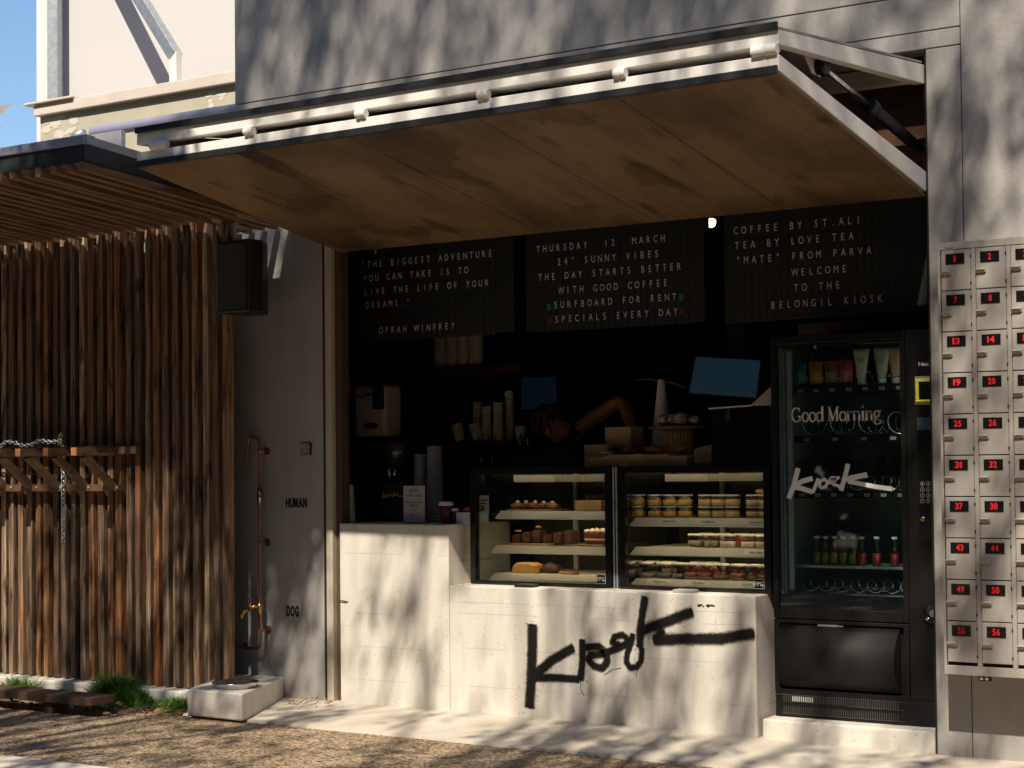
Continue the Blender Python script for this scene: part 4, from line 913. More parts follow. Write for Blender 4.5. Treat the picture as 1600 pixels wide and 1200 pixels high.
for i, (px, yy) in enumerate(pp):
    x = at(px,705,y=yy).x; b = B()
    if i == 0: b.lathe((x,yy,zt_+.008), [(.02,0),(.045,.010),(.043,.012)], 18); m = M['paperwhite']; lab = 'white paper dish at the left end of the timber board'; nm = 'paper_dish'
    else:
        b.blob((x,yy,zt_+.026), .038, 2, .45, (1.25,1,.62)); m = M['pastry'] if i in (4,6,5,9) else M['choc']; nm = 'pastry'
        lab = '%s pastry on the timber board, %s from left in the %s row' % ('golden' if m is M['pastry'] else 'dark', ordn([0,1,3,4,5,6,7,0,1,2][i] if i < 7 else i-7), 'front' if i < 7 else 'back')
    tag(link(nm, b, m), lab, 'dish' if i == 0 else 'pastry', None if i == 0 else 'pastries on the timber board')
p = at(1085,727,y=.34); b = B()
b.hexa([Vector(q) for q in ((c.x+.012,.30,ZK),(c.x+.16,.44,ZK),(c.x+.16,.66,ZK),(c.x+.012,.52,ZK),(c.x+.02,.30,ZK+.095),(c.x+.16,.44,ZK+.125),(c.x+.16,.66,ZK+.125),(c.x+.02,.52,ZK+.095))])
tag(link('bread_loaf', b, M['oak'], bev=.02), 'rough brown loaf shaped block at the right end of the timber board', 'loaf')
cs = thing('cake_stand', 'round dark wood cake stand on a ribbed foot behind the timber board', 'cake stand', (at(1058,700,y=.5).x,.5,ZK))
q = at(1058,668,y=.5); zc_ = q.z
b = B(); b.lathe((q.x,.5,zc_-.012), [(.05,-.004),(.152,.004),(.155,.012),(.152,.020)], 30); link('plate', b, M['darkwood'], cs)
b = B(); pr = [(.082+.004*(i%2), ZK+.001-zc_+ (zc_-.018-ZK)*i/12) for i in range(13)]
b.lathe((q.x,.5,zc_), [(.08,ZK-zc_+.001),(.08,-.0165)], 26)
for i in range(26): a_ = i*6.283/26; b.tube([(q.x+.081*math.cos(a_),.5+.081*math.sin(a_),ZK+.002),(q.x+.081*math.cos(a_),.5+.081*math.sin(a_),zc_-.018)], .006, 6)
link('ribbed_foot', b, M['oak'], cs)
for i, (px, yy, r_) in enumerate(((1036,.42,.030),(1046,.50,.032),(1052,.42,.031),(1063,.42,.034),(1070,.52,.032),(1084,.46,.026))):
    x = at(px,660,y=yy).x; b = B(); b.blob((x,yy,zc_+.010+r_), r_, 2, .12)
    tag(link('bliss_ball', b, M['coconut']), 'coconut rolled ball on the wood cake stand, %s from left' % ordn(i), 'sweet ball', 'coconut balls on the cake stand')
ff = thing('fly_fan', 'white cone shaped table fan with two thin blades behind the cake stand', 'fan', (at(1037,660,y=.72).x,.72,ZK))
p = at(1036,665,y=.72); tz = at(1032,594,y=.72); x_ = at(1034,640,y=.72).x
b = B(); b.lathe((x_,.72,ZK), [(.078,0),(.072,.02),(.020,tz.z-ZK-.012),(.019,tz.z-ZK),(.012,tz.z-ZK+.006)], 26); link('cone_body', b, M['white'], ff)
for s_, e in ((-1, at(995,594,y=.72)),(1, at(1072,607,y=.66))):
    b = B(); o_ = Vector((x_,.72,tz.z-.010)); e = Vector(e); m_ = (o_+e)/2+Vector((0,0,.012)); n_ = Vector((0,.012,.002))
    pts = [o_, o_*.5+m_*.5, m_, e]
    for u, v in zip(pts, pts[1:]):
        b.hexa([u-n_, u+n_, v+n_, v-n_, u-n_+Vector((0,0,.0015)), u+n_+Vector((0,0,.0015)), v+n_+Vector((0,0,.0015)), v-n_+Vector((0,0,.0015))])
    link('blade', b, M['card'], ff)
bk = thing('dark_tank', 'black framed dark glass box with a white lid edge right of the loaf', 'glass box', (-1.10,.5,ZK))
a, c = at(1112,725,y=.36), at(1176,725,y=.36); zt2 = at(1112,640,y=.36).z
b = B(); b.box(a.x,c.x,.36,.66,ZK,zt2); b.box(c.x+.001,c.x+.13,.34,.68,ZK,zt2+.002); link('tank_body', b, M['blackgl'], bk, bev=.004)
b = B(); q = at(1178,632,y=.35); b.bar((a.x-.004,.35,zt2+.004),(c.x+.0,.35,zt2+.014),.02,.008); link('lid_edge', b, M['white'], bk)
b = B(); b.hexa([Vector(v) for v in ((c.x+.0,.335,zt2+.012),(c.x+.128,.335,zt2+.012),(c.x+.128,.339,zt2+.012),(c.x,.339,zt2+.012),(c.x+.118,.40,zt2+.135),(c.x+.128,.40,zt2+.135),(c.x+.128,.404,zt2+.135),(c.x+.118,.404,zt2+.135))]); link('raised_flap', b, M['white'], bk)
b = B(); q = at(1138,650,y=.352); b.box(q.x-.012,q.x-.004,.35,.358,q.z-.03,zt2); b.box(q.x+.0,q.x+.009,.35,.358,q.z-.022,zt2); b.box(q.x-.012,q.x+.009,.349,.3495,q.z-.005,q.z+.002); link('latch', b, M['chrome'], bk)
mo = thing('till_monitor', 'flat monitor with a glowing blue screen above the glass box', 'monitor', (at(1134,600,y=.70).x,.72,ZK))
cn = [at(1076,614,y=.69), at(1182,622,y=.69), at(1189,563,y=.78), at(1087,557,y=.78)]
n_ = (cn[1]-cn[0]).cross(cn[3]-cn[0]).normalized(); ctr_ = sum(cn, Vector())/4
sc_ = lambda k: [ctr_+(v-ctr_)*k for v in cn]
b = B(); o_ = sc_(1.06); b.hexa([v-n_*.03 for v in o_]+[v-n_*.002 for v in o_]); link('casing', b, M['black'], mo, bev=.004)
b = B(); b.face(sc_(.985)); b.keepn = True; link('screen', b, M['screen'], mo)
b = B(); b.tube([ctr_-n_*.035, (ctr_.x,.86,ZK+.10), (ctr_.x,.86,ZK)], .016, 10); link('stand', b, M['black'], mo)

# ------------------------------------------------------------------ deeper in the room
YM = 1.15
ZM = at(760,691,y=YM).z
em = thing('espresso_machine', 'black espresso machine with cups stacked on its top tray', 'coffee machine', (at(770,720,y=YM).x,YM,1.0))
a, c = at(722,700,y=YM-.05), at(905,700,y=YM-.05)
b = B(); b.box(a.x,c.x,YM-.06,YM+.42,1.05,ZM-.05); link('machine_body', b, M['black'], em, bev=.01)
b = B(); b.box(a.x-.005,c.x,YM-.10,YM+.44,ZM-.020,ZM-.001); b.box(a.x-.004,c.x,YM-.098,YM-.09,ZM-.045,ZM-.038); link('cup_tray', b, M['machine'], em)
b = B()
for px in (752,769): q = at(px,715,y=YM-.08); b.tube([(q.x,YM-.08,ZM-.05),(q.x,YM-.08,ZM-.16)], .004, 8)
for px in (816,828): q = at(px,685,y=YM-.10); b.tube([(q.x,YM-.11,ZM+.05),(q.x,YM-.13,ZM+.0),(q.x+.006,YM-.12,ZM-.05)], .004, 8)
link('steam_wand', b, M['chrome'], em)
b = B(); b.box(-3.3,-1.9,YM-.15,YM+.6,.05,1.045); tag(link('back_bench', b, M['inner']), 'dark work bench carrying the espresso machine behind the cabinets', 'bench')
for i, (px, ytop, r_, dy) in enumerate(((746,628,.030,.10),(761,635,.032,.02),(779,629,.034,.0),(796,611,.030,.09))):
    c = at(px,689,y=YM+dy); h = at(px,ytop,y=YM+dy).z-ZM
    cupstack((c.x,YM+dy,ZM), r_*.98, r_*.90, h, int(h/.014), M['papercup'], 'cup_stack', 'stack of cream paper cups on the espresso machine, %s from left' % ordn(i), 'paper cup stacks on the espresso machine', .002)
for i, (px, py, lx) in enumerate(((724,672,-.028),(743,672,-.030),(735,682,-.012))):
    q = at(px,py+10,y=YM-.03*i); c = Vector((q.x+.02, YM-.03*(2-i), ZM)); ax = Vector((lx*10, 0, 1)).normalized()
    b = B(); b.lathe(c+Vector((0,0,.012)), [(.028,0),(.037,(.045 if i==2 else .10)),(.034,(.046 if i==2 else .105))], 20, axis=ax); tag(link('loose_cup', b, M['papercup']), ('pale paper cup leaning left beside the cup stacks, leftmost of three','pale paper cup leaning left against the cup stacks, tallest of three','small pale upturned cup in front of the two leaning cups')[i], 'cup', 'loose paper cups on the espresso machine')
c = at(811,690,y=YM); b = B(); b.lathe((c.x,YM+.02,ZM), [(.03,0),(.036,.095)], 20); tag(link('loose_cup', b, M['papercup']), 'single cream paper cup at the right end of the espresso machine tray', 'cup')
mo2 = thing('back_monitor', 'dim blue monitor hanging behind the paper cup stacks', 'monitor', (at(842,640,y=2.0).x,2.0,1.5))
a, c = at(816,640,y=2.0), at(869,588,y=2.0)
b = B(); b.box(a.x-.015,c.x+.015,2.0,2.03,a.z-.015,c.z+.015); link('casing', b, M['black'], mo2, bev=.004)
b = B(); b.box(a.x,c.x,1.996,1.9995,a.z,c.z); link('screen', b, M['dimscreen'], mo2)
# dispenser on the left wall
dp = thing('towel_dispenser', 'white paper towel dispenser with an oval window on the left wall', 'dispenser', (at(578,640,y=.62).x,.62,1.4))
a, c = at(552,683,y=.62), at(601,600,y=.62)
b = B(); b.box(a.x,c.x,.62,.80,a.z,c.z); link('housing', b, mat('cream_plastic', (.52,.42,.34), .45), dp, bev=.03, seg=4)
q = at(580,665,y=.62); b = B(); b.lathe((0,0,0), [(.052,0),(.052,.004),(.048,.006)], 28, axis=(0,-1,0))
for v in b.bm.verts: v.co = Vector((v.co.x+q.x, v.co.y+.6195, v.co.z*.36+q.z))
link('oval_window', b, M['black'], dp)
b = B(); b.tube([at(557,618,y=.60), at(567,621,y=.595), at(572,618,y=.59), at(586,614,y=.60)], .005, 6); b.box(a.x+.05,a.x+.16,.58,.64,c.z+.0,c.z+.03)
q = at(594,640,y=.60); b.box(q.x-.02,q.x+.03,.55,.60,q.z-.0,q.z+.16); tag(link('headset', b, M['black'], bev=.006), 'black headset and cable hanging over the towel dispenser', 'headset')
# shelf with bags and rolls
ZS = at(650,578,y=1.6).z
b = B(); b.box(at(552,578,y=1.6).x,at(820,578,y=1.6).x,1.55,1.95,ZS-.06,ZS); tag(link('wall_shelf', b, M['brownply']), 'reddish brown timber shelf under the left letter board', 'shelf')
tl = mat('teal_band', (.02,.13,.20), .5); gw = mat('grey_print', (.20,.20,.19), .6)
for i, px in enumerate((579,598,621,645)):
    c = at(px,575,y=1.62); t = thing('coffee_bag', 'black coffee bag with a teal band and pale print on the shelf, %s from left' % ordn(i), 'coffee bag', (c.x,1.68,ZS), 'black coffee bags on the shelf')
    b = B(); b.hexa([Vector(v) for v in ((c.x-.045,1.63,ZS),(c.x+.045,1.63,ZS),(c.x+.045,1.73,ZS),(c.x-.045,1.73,ZS),(c.x-.047,1.66,ZS+.19),(c.x+.047,1.66,ZS+.19),(c.x+.047,1.68,ZS+.19),(c.x-.047,1.68,ZS+.19))]); link('bag', b, M['board'], t, bev=.006)
    b = B(); b.mi = 0
    if i != 2: b.box(c.x-.03,c.x+.03,1.645,1.650,ZS+.125,ZS+.155)
    b.mi = 1; put_word(b, 'ST ALI', (c.x-.03,1.625,ZS+.085), .06, .020, .02); put_word(b, 'COFFEE', (c.x-.035,1.622,ZS+.052), .07, .022, .02); link('print', b, [tl, gw], t)
xx = at(653,575,y=1.62).x; pw = [20,20,18,17,20]; px = 653
for i, w in enumerate(pw):
    a, c = at(px,575,y=1.62), at(px+w-1,575,y=1.62); px += w; r_ = (c.x-a.x)/2; t = thing('cream_carton', 'cream cylinder shaped carton on the dark shelf, %s from left' % ordn(i), 'carton', ((a.x+c.x)/2,1.62+r_,ZS), 'cream cartons on the shelf')
    b = B(); b.lathe(((a.x+c.x)/2,1.62+r_,ZS), [(r_*.96,0),(r_,.004),(r_*1.01,.21),(r_*.9,.215)], 22); link('carton_body', b, M['papercup'], t)
    b = B()
    for k in range(3): b.box(c.x-r_*1.3,c.x-r_*.5,1.6135,1.6145+.002,ZS+.165-.02*k,ZS+.169-.02*k)
    link('print', b, M['caramel'], t)

# ------------------------------------------------------------------ person bending behind the cabinets
def skin_chain(bm_pts, edges, radii, name, m, parent, sub=2):
    me = bpy.data.meshes.new(name); me.from_pydata([tuple(Vector(p)-WL[parent]) for p in bm_pts], edges, [])
    o = bpy.data.objects.new(name, me); C.objects.link(o); o.parent = parent; WL[o] = WL[parent]; me.materials.append(m)
    md = o.modifiers.new('skin', 'SKIN'); md.use_smooth_shade = True
    sv = me.skin_vertices[0].data
    for i, r_ in enumerate(radii): sv[i].radius = (r_, r_) if not isinstance(r_, tuple) else r_; sv[i].use_root = (i == 0)
    s = o.modifiers.new('sub', 'SUBSURF'); s.levels = sub; s.render_levels = sub
    return o
YQ = 1.05
hd = at(858,662,y=YQ); sh_ = at(902,672,y=YQ); el_ = at(972,624,y=YQ+.02); wr = at(1000,700,y=YQ-.10); hn = wr+Vector((.02,-.05,-.07))
pv = Vector((hd.x+.42, YQ+.55, 1.0)); st_ = Vector((hd.x+.33, YQ+.32, 1.28)); chs = Vector((hd.x+.22, YQ+.12, 1.44)); nk = Vector((hd.x+.12, YQ+.03, 1.53)); 
ps = thing('person', 'person in a black t-shirt bending over behind the cabinets with one elbow raised', 'person', (pv.x,pv.y,.05))
osh = Vector((chs.x+.10, chs.y+.22, 1.40)); oel = osh+Vector((.16,.02,-.26)); owr = oel+Vector((-.06,-.22,-.05)); ohn = owr+Vector((-.03,-.08,-.01))
lh = pv+Vector((-.09,.0,-.02)); rh = pv+Vector((.09,.06,-.02)); lk_, rk_ = lh+Vector((-.02,-.10,-.42)), rh+Vector((.03,-.08,-.42)); la, ra = lk_+Vector((0,.08,-.44)), rk_+Vector((0,.08,-.44))
V_ = [pv, st_, chs, nk, hd+Vector((.03,0,-.035)), hd+Vector((-.0,-.01,.03)), sh_, el_, wr, hn, osh, oel, owr, ohn, lh, lk_, la, la+Vector((0,-.18,-.05)), rh, rk_, ra, ra+Vector((0,-.18,-.05))]
E_ = [(0,1),(1,2),(2,3),(3,4),(4,5),(2,6),(6,7),(7,8),(8,9),(2,10),(10,11),(11,12),(12,13),(0,14),(14,15),(15,16),(16,17),(0,18),(18,19),(19,20),(20,21)]
rr = [.13,.13,.13,.058,.085,.088,.056,.046,.030,.030,.056,.042,.028,.03,.095,.06,.042,.035,.095,.06,.042,.035]
skin_chain(V_, E_, rr, 'body', M['skin'], ps)
skin_chain([pv, st_, chs, nk+Vector((.03,.02,-.04)), sh_, sh_+(el_-sh_)*.12, osh, osh+(oel-osh)*.5], [(0,1),(1,2),(2,3),(2,4),(4,5),(2,6),(6,7)], [.142,.145,.145,.085,.070,.064,.068,.058], 't_shirt', M['shirt'], ps)
skin_chain([pv+Vector((0,0,.02)), lh, lk_, la, rh, rk_, ra], [(0,1),(1,2),(2,3),(0,4),(4,5),(5,6)], [.14,.108,.072,.055,.108,.072,.055], 'trousers', M['shirt'], ps)
# fingers of the near hand, each its own chain from the palm
fd = Vector((.05,-.5,-.86)).normalized(); fs = Vector((1,0,.06)).normalized(); ft_ = B()
for k, L_ in enumerate((.068,.076,.070,.055)):
    o0 = hn + fs*(-.024+.016*k) + fd*.01; ft_.tube([o0, o0+fd*L_*.45, o0+fd*L_*.8+Vector((0,-.008,.004)), o0+fd*L_+Vector((0,-.018,.010))], [.0085,.008,.007,.005], 8)
o0 = wr.lerp(hn,.6)-fs*.028; ft_.tube([o0, o0-fs*.02+fd*.02, o0-fs*.022+fd*.048], [.010,.009,.006], 8)
link('fingers', ft_, M['skin'], ps)
b = B(); hc = hd+Vector((-.012,.012,.022))
b.blob(hc, .104, 3, .12, (1,1.05,1.0))
for i in range(46):
    a_ = random.random()*6.283; e_ = random.uniform(-.5,1.2); d_ = Vector((math.cos(a_)*math.cos(e_), math.sin(a_)*math.cos(e_), math.sin(e_)))
    if d_.x > .55 and d_.z < .1: continue
    p = hc+d_*.10; b.tube([p, p+d_*.012+Vector((0,0,-.02)), p+d_*.008+Vector((random.gauss(0,.012),0,-.06))], [.014,.012,.003], 6)
link('hair', b, M['hair'], ps)
b = B(); fc = hd+Vector((.052,.012,-.050)); fr_ = Vector((.62,.35,-.70)).normalized(); sd = fr_.cross(Vector((0,0,1))).normalized(); upv = sd.cross(fr_)
b.blob(fc, .058, 3, .05, (1,1,1.15)); b.blob(fc+fr_*.062-upv*.012, .014, 2, .1, (1,1,1.3)); b.blob(fc+fr_*.048-upv*.045, .018, 2, .05, (1,1,.5))
b.blob(hd+Vector((.045,-.088,-.045)), .02, 2, .1, (.7,.4,1.3)); link('face', b, M['skin'], ps)
b = B()
for s_ in (-1,1): b.blob(fc+fr_*.052+sd*.022*s_+upv*.012, .008, 2, 0)
link('eyes', b, M['black'], ps)

# ------------------------------------------------------------------ vending machine
YV = .13
vm = thing('vending_machine', 'black glass fronted vending machine with white lettering at the right of the opening', 'vending machine', (-.45,.5,.113))
x0, x1, zb, zt = -.848, .085, .113, 1.951; xd = -.168
b = B(); b.box(x0,x0+.02,YV+.02,.95,zb,zt); b.box(x1-.02,x1,YV+.02,.95,zb,zt); b.box(x0+.02,x1-.02,YV+.02,.95,zt-.05,zt); b.box(x0+.02,x1-.02,.93,.95,zb,zt-.05); b.box(x0+.02,x1-.02,YV+.05,.93,zb,.60)
b.box(xd-.02,x1-.02,YV+.03,.93,.601,zt-.051)
link('cabinet', b, M['machine'], vm, bev=.003)
b = B(); b.box(x0,x0+.026,YV,YV+.045,.588,zt); b.box(xd-.028,xd-.002,YV,YV+.045,.588,zt); b.box(x0+.026,xd-.028,YV,YV+.045,.588,.640); b.box(x0+.026,xd-.028,YV,YV+.045,zt-.038,zt)
dr = link('door', b, M['machine'], vm, bev=.003)
b = B(); b.box(x0+.0265,xd-.0285,YV+.012,YV+.018,.6405,zt-.0385); link('glass_pane', b, M['vglass'], dr)
b = B(); b.box(x0+.027,xd-.029,YV+.019,YV+.030,.641,.705); link('lower_band', b, M['blackgl'], dr)
def serif(b, s, x0_, z0_, xh, cap, k):
    """upright serif letters from thick stems, thin arcs and feet"""
    Yg = YV+.0112
    def st(pts, w):
        p = [Vector((q[0],q[1])) for q in pts]
        for i, (u, v) in enumerate(zip(p, p[1:])):
            ww = w if not isinstance(w, tuple) else w[0]+(w[1]-w[0])*abs((v-u).normalized().y)
            n = Vector((-(v-u).normalized().y,(v-u).normalized().x))*ww/2; e = (v-u).normalized()*ww*.12
            b.face([(u.x-n.x-e.x,Yg,u.y-n.y-e.y),(v.x-n.x+e.x,Yg,v.y-n.y+e.y),(v.x+n.x+e.x,Yg,v.y+n.y+e.y),(u.x+n.x-e.x,Yg,u.y+n.y-e.y)])
    def arc(cx, cz, rx_, rz_, a0, a1, w=None, n=18):
        w = w or (cap*.05, cap*.155)
        st([(cx+rx_*math.cos(R(a0+(a1-a0)*i/n)), cz+rz_*math.sin(R(a0+(a1-a0)*i/n))) for i in range(n+1)], w)
    T, t_, F = cap*.155, cap*.05, cap*.05
    x = x0_
    def foot(cx, z, w): st([(cx-w,z),(cx+w,z)], F)
    for ch in s:
        if ch == ' ': x += cap*.28
        elif ch == 'G':
            arc(x+cap*.42, z0_+cap*.5, cap*.38, cap*.49, 45, 330); st([(x+cap*.72,z0_+cap*.06),(x+cap*.72,z0_+cap*.40)], T); foot(x+cap*.70, z0_+cap*.40, cap*.15); st([(x+cap*.70,z0_+cap*.98),(x+cap*.70,z0_+cap*.70)], t_); x += cap*.92
        elif ch == 'o': arc(x+xh*.46, z0_+xh*.5, xh*.40, xh*.50, 0, 360); x += xh*.98
        elif ch == 'd': arc(x+xh*.42, z0_+xh*.5, xh*.36, xh*.49, 30, 330); st([(x+xh*.82,z0_+F/2),(x+xh*.82,z0_+cap*1.05)], T); foot(x+xh*.90, z0_+F/2, xh*.12); foot(x+xh*.74, z0_+cap*1.05, xh*.10); x += xh*1.08
        elif ch == 'M':
            st([(x+cap*.14,z0_),(x+cap*.14,z0_+cap)], t_*1.2); st([(x+cap*.14,z0_+cap),(x+cap*.46,z0_+cap*.04)], T); st([(x+cap*.46,z0_+cap*.04),(x+cap*.80,z0_+cap)], t_*1.2); st([(x+cap*.82,z0_),(x+cap*.82,z0_+cap)], T)
            foot(x+cap*.14,z0_+F/2,cap*.12); foot(x+cap*.82,z0_+F/2,cap*.15); foot(x+cap*.09,z0_+cap-F/2,cap*.09); foot(x+cap*.88,z0_+cap-F/2,cap*.09); x += cap*1.02
        elif ch == 'r': st([(x+xh*.2,z0_),(x+xh*.2,z0_+xh)], T); foot(x+xh*.2,z0_+F/2,xh*.2); foot(x+xh*.12,z0_+xh-F/2,xh*.1); arc(x+xh*.50, z0_+xh*.62, xh*.28, xh*.36, 150, 50); b.face([(x+xh*.60,Yg,z0_+xh*.80),(x+xh*.74,Yg,z0_+xh*.80),(x+xh*.74,Yg,z0_+xh*.97),(x+xh*.60,Yg,z0_+xh*.97)]); x += xh*.80
        elif ch == 'n': st([(x+xh*.2,z0_),(x+xh*.2,z0_+xh)], T); st([(x+xh*.85,z0_),(x+xh*.85,z0_+xh*.65)], T); arc(x+xh*.53, z0_+xh*.62, xh*.32, xh*.36, 170, 0); foot(x+xh*.2,z0_+F/2,xh*.2); foot(x+xh*.85,z0_+F/2,xh*.2); foot(x+xh*.12,z0_+xh-F/2,xh*.1); x += xh*1.12
        elif ch == 'i': st([(x+xh*.22,z0_),(x+xh*.22,z0_+xh)], T); foot(x+xh*.22,z0_+F/2,xh*.2); foot(x+xh*.14,z0_+xh-F/2,xh*.1); arc(x+xh*.21, z0_+cap*.94, T*.28, T*.28, 0, 360, T*.55, 10); x += xh*.50
        elif ch == 'g': arc(x+xh*.42, z0_+xh*.66, xh*.30, xh*.33, 0, 360); arc(x+xh*.46, z0_-xh*.20, xh*.40, xh*.24, 0, 360); st([(x+xh*.22,z0_+xh*.36),(x+xh*.16,z0_+xh*.16),(x+xh*.40,z0_+xh*.06),(x+xh*.76,z0_)], (t_*1.4,T)); st([(x+xh*.66,z0_+xh*.88),(x+xh*.92,z0_+xh*.98)], T*.6); x += xh*1.0
    return x
a, c = at(1237,662,y=YV+.011), at(1377,652,y=YV+.011)
b = B(); xe = serif(b, 'Good Morning', 0, 0, 1, 1.55, 1); kx = (c.x-a.x)/xe; kz = (at(1240,640,y=YV).z-at(1240,662,y=YV).z)/1.55
for v in b.bm.verts: v.co = Vector((a.x+v.co.x*kx, v.co.y, (a.z+c.z)/2-.002+v.co.z*kz))
b.keepn = True
M['decal'] = mat('white_vinyl_lettering', (.85,.85,.82), .6)
link('greeting_lettering', b, M['decal'], dr)
KV = 3.748
link('brush_lettering', stroke_mesh([(p_, w_*1.12) for p_, w_ in VK], YV+.0113, lambda px, py: (lambda q: (q.x,q.z))(at(1200+px/KV,510+py/KV,y=YV+.011)), False), M['decal'], dr)
# liner, trays, coils
b = B(); b.box(x0+.021,x0+.035,YV+.05,.90,.601,zt-.052); b.box(x0+.036,xd-.022,.88,.90,.601,zt-.052)
for i in range(8):
    for j in range(12): b.box(-.52+.036*i-.005,-.52+.036*i+.005,.872,.8795,.90+.022*j-.004,.90+.022*j+.004) if False else None
link('liner', b, M['vinner'], vm)
b = B()
for i in range(4):
    for j in range(14):
        for d_ in (0,.02): b.box(-.50+.085*i+d_-.004,-.50+.085*i+d_+.004,.8765,.8795,.86+.026*j-.004,.86+.026*j+.004)
link('vent_holes', b, M['black'], vm)
b = B(); b.box(x0+.06,x0+.085,YV+.06,YV+.075,.72,zt-.07); b.box(x0+.04,x0+.05,YV+.05,YV+.065,.70,zt-.07); link('door_gasket', b, M['galv'], vm)
b = B(); b.box(xd-.040,xd-.0265,YV+.046,YV+.052,.72,zt-.08); link('glow_strip', b, mat('added_cool_glow', (.8,.9,.9), .4, emit=(.80,.95,.88), estr=3), vm)  # added glowing strip hidden behind the door bar to brighten the liner
Yt = .27
trz = [at(1300,604,y=Yt).z, at(1300,681,y=Yt).z, at(1300,768,y=Yt).z, at(1300,884,y=Yt).z, .70]
fronts = [.045,.16,.245,.02,.05]
def spiral(b, x, z, r_, n=5, y0=Yt+.004, y1=.80):
    pts = [(x+r_*math.cos(t), y0+(y1-y0)*t/(6.283*n), z+r_*math.sin(t)) for t in [6.283*n*k/(n*16) for k in range(n*16+1)]]; b.tube(pts, .0028, 5)
for k, z in enumerate(trz):
    b = B(); b.box(x0+.06,xd-.035,Yt,.86,z-.012,z); b.box(x0+.06,xd-.035,Yt-.012,Yt-.001,z-(.032 if k in (0,1,2) else .008),z+(.004 if k < 3 else .002)); t_ = link('tray', b, M['machine'] if k < 3 else M['galv'], vm)
    ns = (7,4,7,8,7)[k]; w = (xd-.035-x0-.06)/ns
    b = B()
    for i in range(ns):
        xc = x0+.06+w*(i+.5); r_ = (.030,.052,.034,.02,.032)[k]
        if k != 3: spiral(b, xc, z+r_+.006, r_)
    if len(b.bm.verts): link('spring_coils', b, M['chrome'], t_)
    else: b.bm.free()
    b = B()
    if k < 3:
        for i in range(ns):
            xc = x0+.06+w*(i+.5); b.mi = 0; b.box(xc-.014,xc+.012,Yt-.0145,Yt-.0125,z-.024,z-.010); b.mi = 1; put_word(b, '%d' % (11+k*10+i), (xc-.009,Yt-.0150,z-.021), .016, .008, .02)
        link('price_tags', b, [mat('grey_tag%d'%k, (.40,.40,.38), .5), M['graffiti']], t_)
    else: b.bm.free()
    if k == 2:
        b = B()
        for i in range(ns+1):
            xc = x0+.062+w*i; b.box(xc-.0012,xc+.0012,Yt+.0,Yt+.40,z+.004,z+.165)
        link('dividers', b, M['jarglass'], t_)
def packet(x, z, w, h, m1, m2, lab):
    t = thing('snack_packet', lab, 'snack packet', (x,Yt+.03,z), 'snack packets on the top tray')
    b = B(); n = 7
    ring = lambda k: [(x-w/2*(1-.06*math.sin(k/n*3.14)),Yt+.03,z+h*k/n),(x,Yt+.03-.022*math.sin(k/n*3.14),z+h*k/n),(x+w/2*(1-.06*math.sin(k/n*3.14)),Yt+.03,z+h*k/n),(x,Yt+.03+.022*math.sin(k/n*3.14)+.002,z+h*k/n)]
    rs = [[b.bm.verts.new(p) for p in ring(k)] for k in range(n+1)]
    for k in range(n):
        for j in range(4): f = b.bm.faces.new((rs[k][j], rs[k][(j+1)%4], rs[k+1][(j+1)%4], rs[k+1][j])); f.material_index = 0 if k > 3 or k == 0 else 1
    b.bm.faces.new(rs[0][::-1]); b.bm.faces.new(rs[-1]); link('pack', b, [m1, m2], t)
C1 = [((.02,.16,.24),(.05,.28,.36),'teal blue'),((.42,.17,.02),(.60,.32,.05),'orange'),((.30,.07,.015),(.35,.24,.14),'rust red'),((.45,.05,.09),(.62,.20,.20),'pink')]
for i, (px, (c1, c2, nm)) in enumerate(zip((1250,1275,1299,1322), C1)):
    packet(at(px,580,y=Yt+.03).x, trz[0]+.002, .072, .125, mat(nm.replace(' ','_')+'_foil', c1, .3), mat(nm.replace(' ','_')+'_print', c2, .35), '%s snack packet on the top tray of the vending machine' % nm)
for i, (px, cl_, nm) in enumerate(((1346,(.72,.66,.52),'cream'),(1378,(.50,.47,.42),'grey white'),(1400,(.46,.27,.15),'tan'))):
    x = at(px,570,y=Yt+.03).x; z = trz[0]+.002; t = thing('lotion_tube', '%s upright tube on the top tray of the vending machine' % nm, 'tube', (x,Yt+.03,z), 'tubes on the top tray')
    mm = mat('tube_'+nm.replace(' ','_'), cl_, .4); b = B(); b.lathe((x,Yt+.03,z), [(.021,0),(.021,.03)], 14); link('cap', b, M['paperwhite'], t)
    b = B(); n = 6; rs = []
    for k in range(n+1):
        u = k/n; rx_ = .022+.020*u; ry_ = .022*(1-u)+.002; rs.append([b.bm.verts.new((x+rx_*math.cos(a_), Yt+.03+ry_*math.sin(a_), z+.031+.145*u)) for a_ in [6.283*j/12 for j in range(12)]])
    for k in range(n):
        for j in range(12): f = b.bm.faces.new((rs[k][j], rs[k][(j+1)%12], rs[k+1][(j+1)%12], rs[k+1][j])); f.smooth = True
    b.bm.faces.new(rs[0][::-1]); b.bm.faces.new(rs[-1])
    link('tube_body', b, mm, t)
    b = B()
    for k in range(2): b.box(x-.016,x+.016,Yt+.0115-.0,Yt+.0125,z+.125-.014*k,z+.129-.014*k)
    link('print', b, M['caramel'], t)
my, mr_ = mat('yellow_juice', (.40,.30,.02), .3), mat('red_juice', (.42,.035,.035), .3)
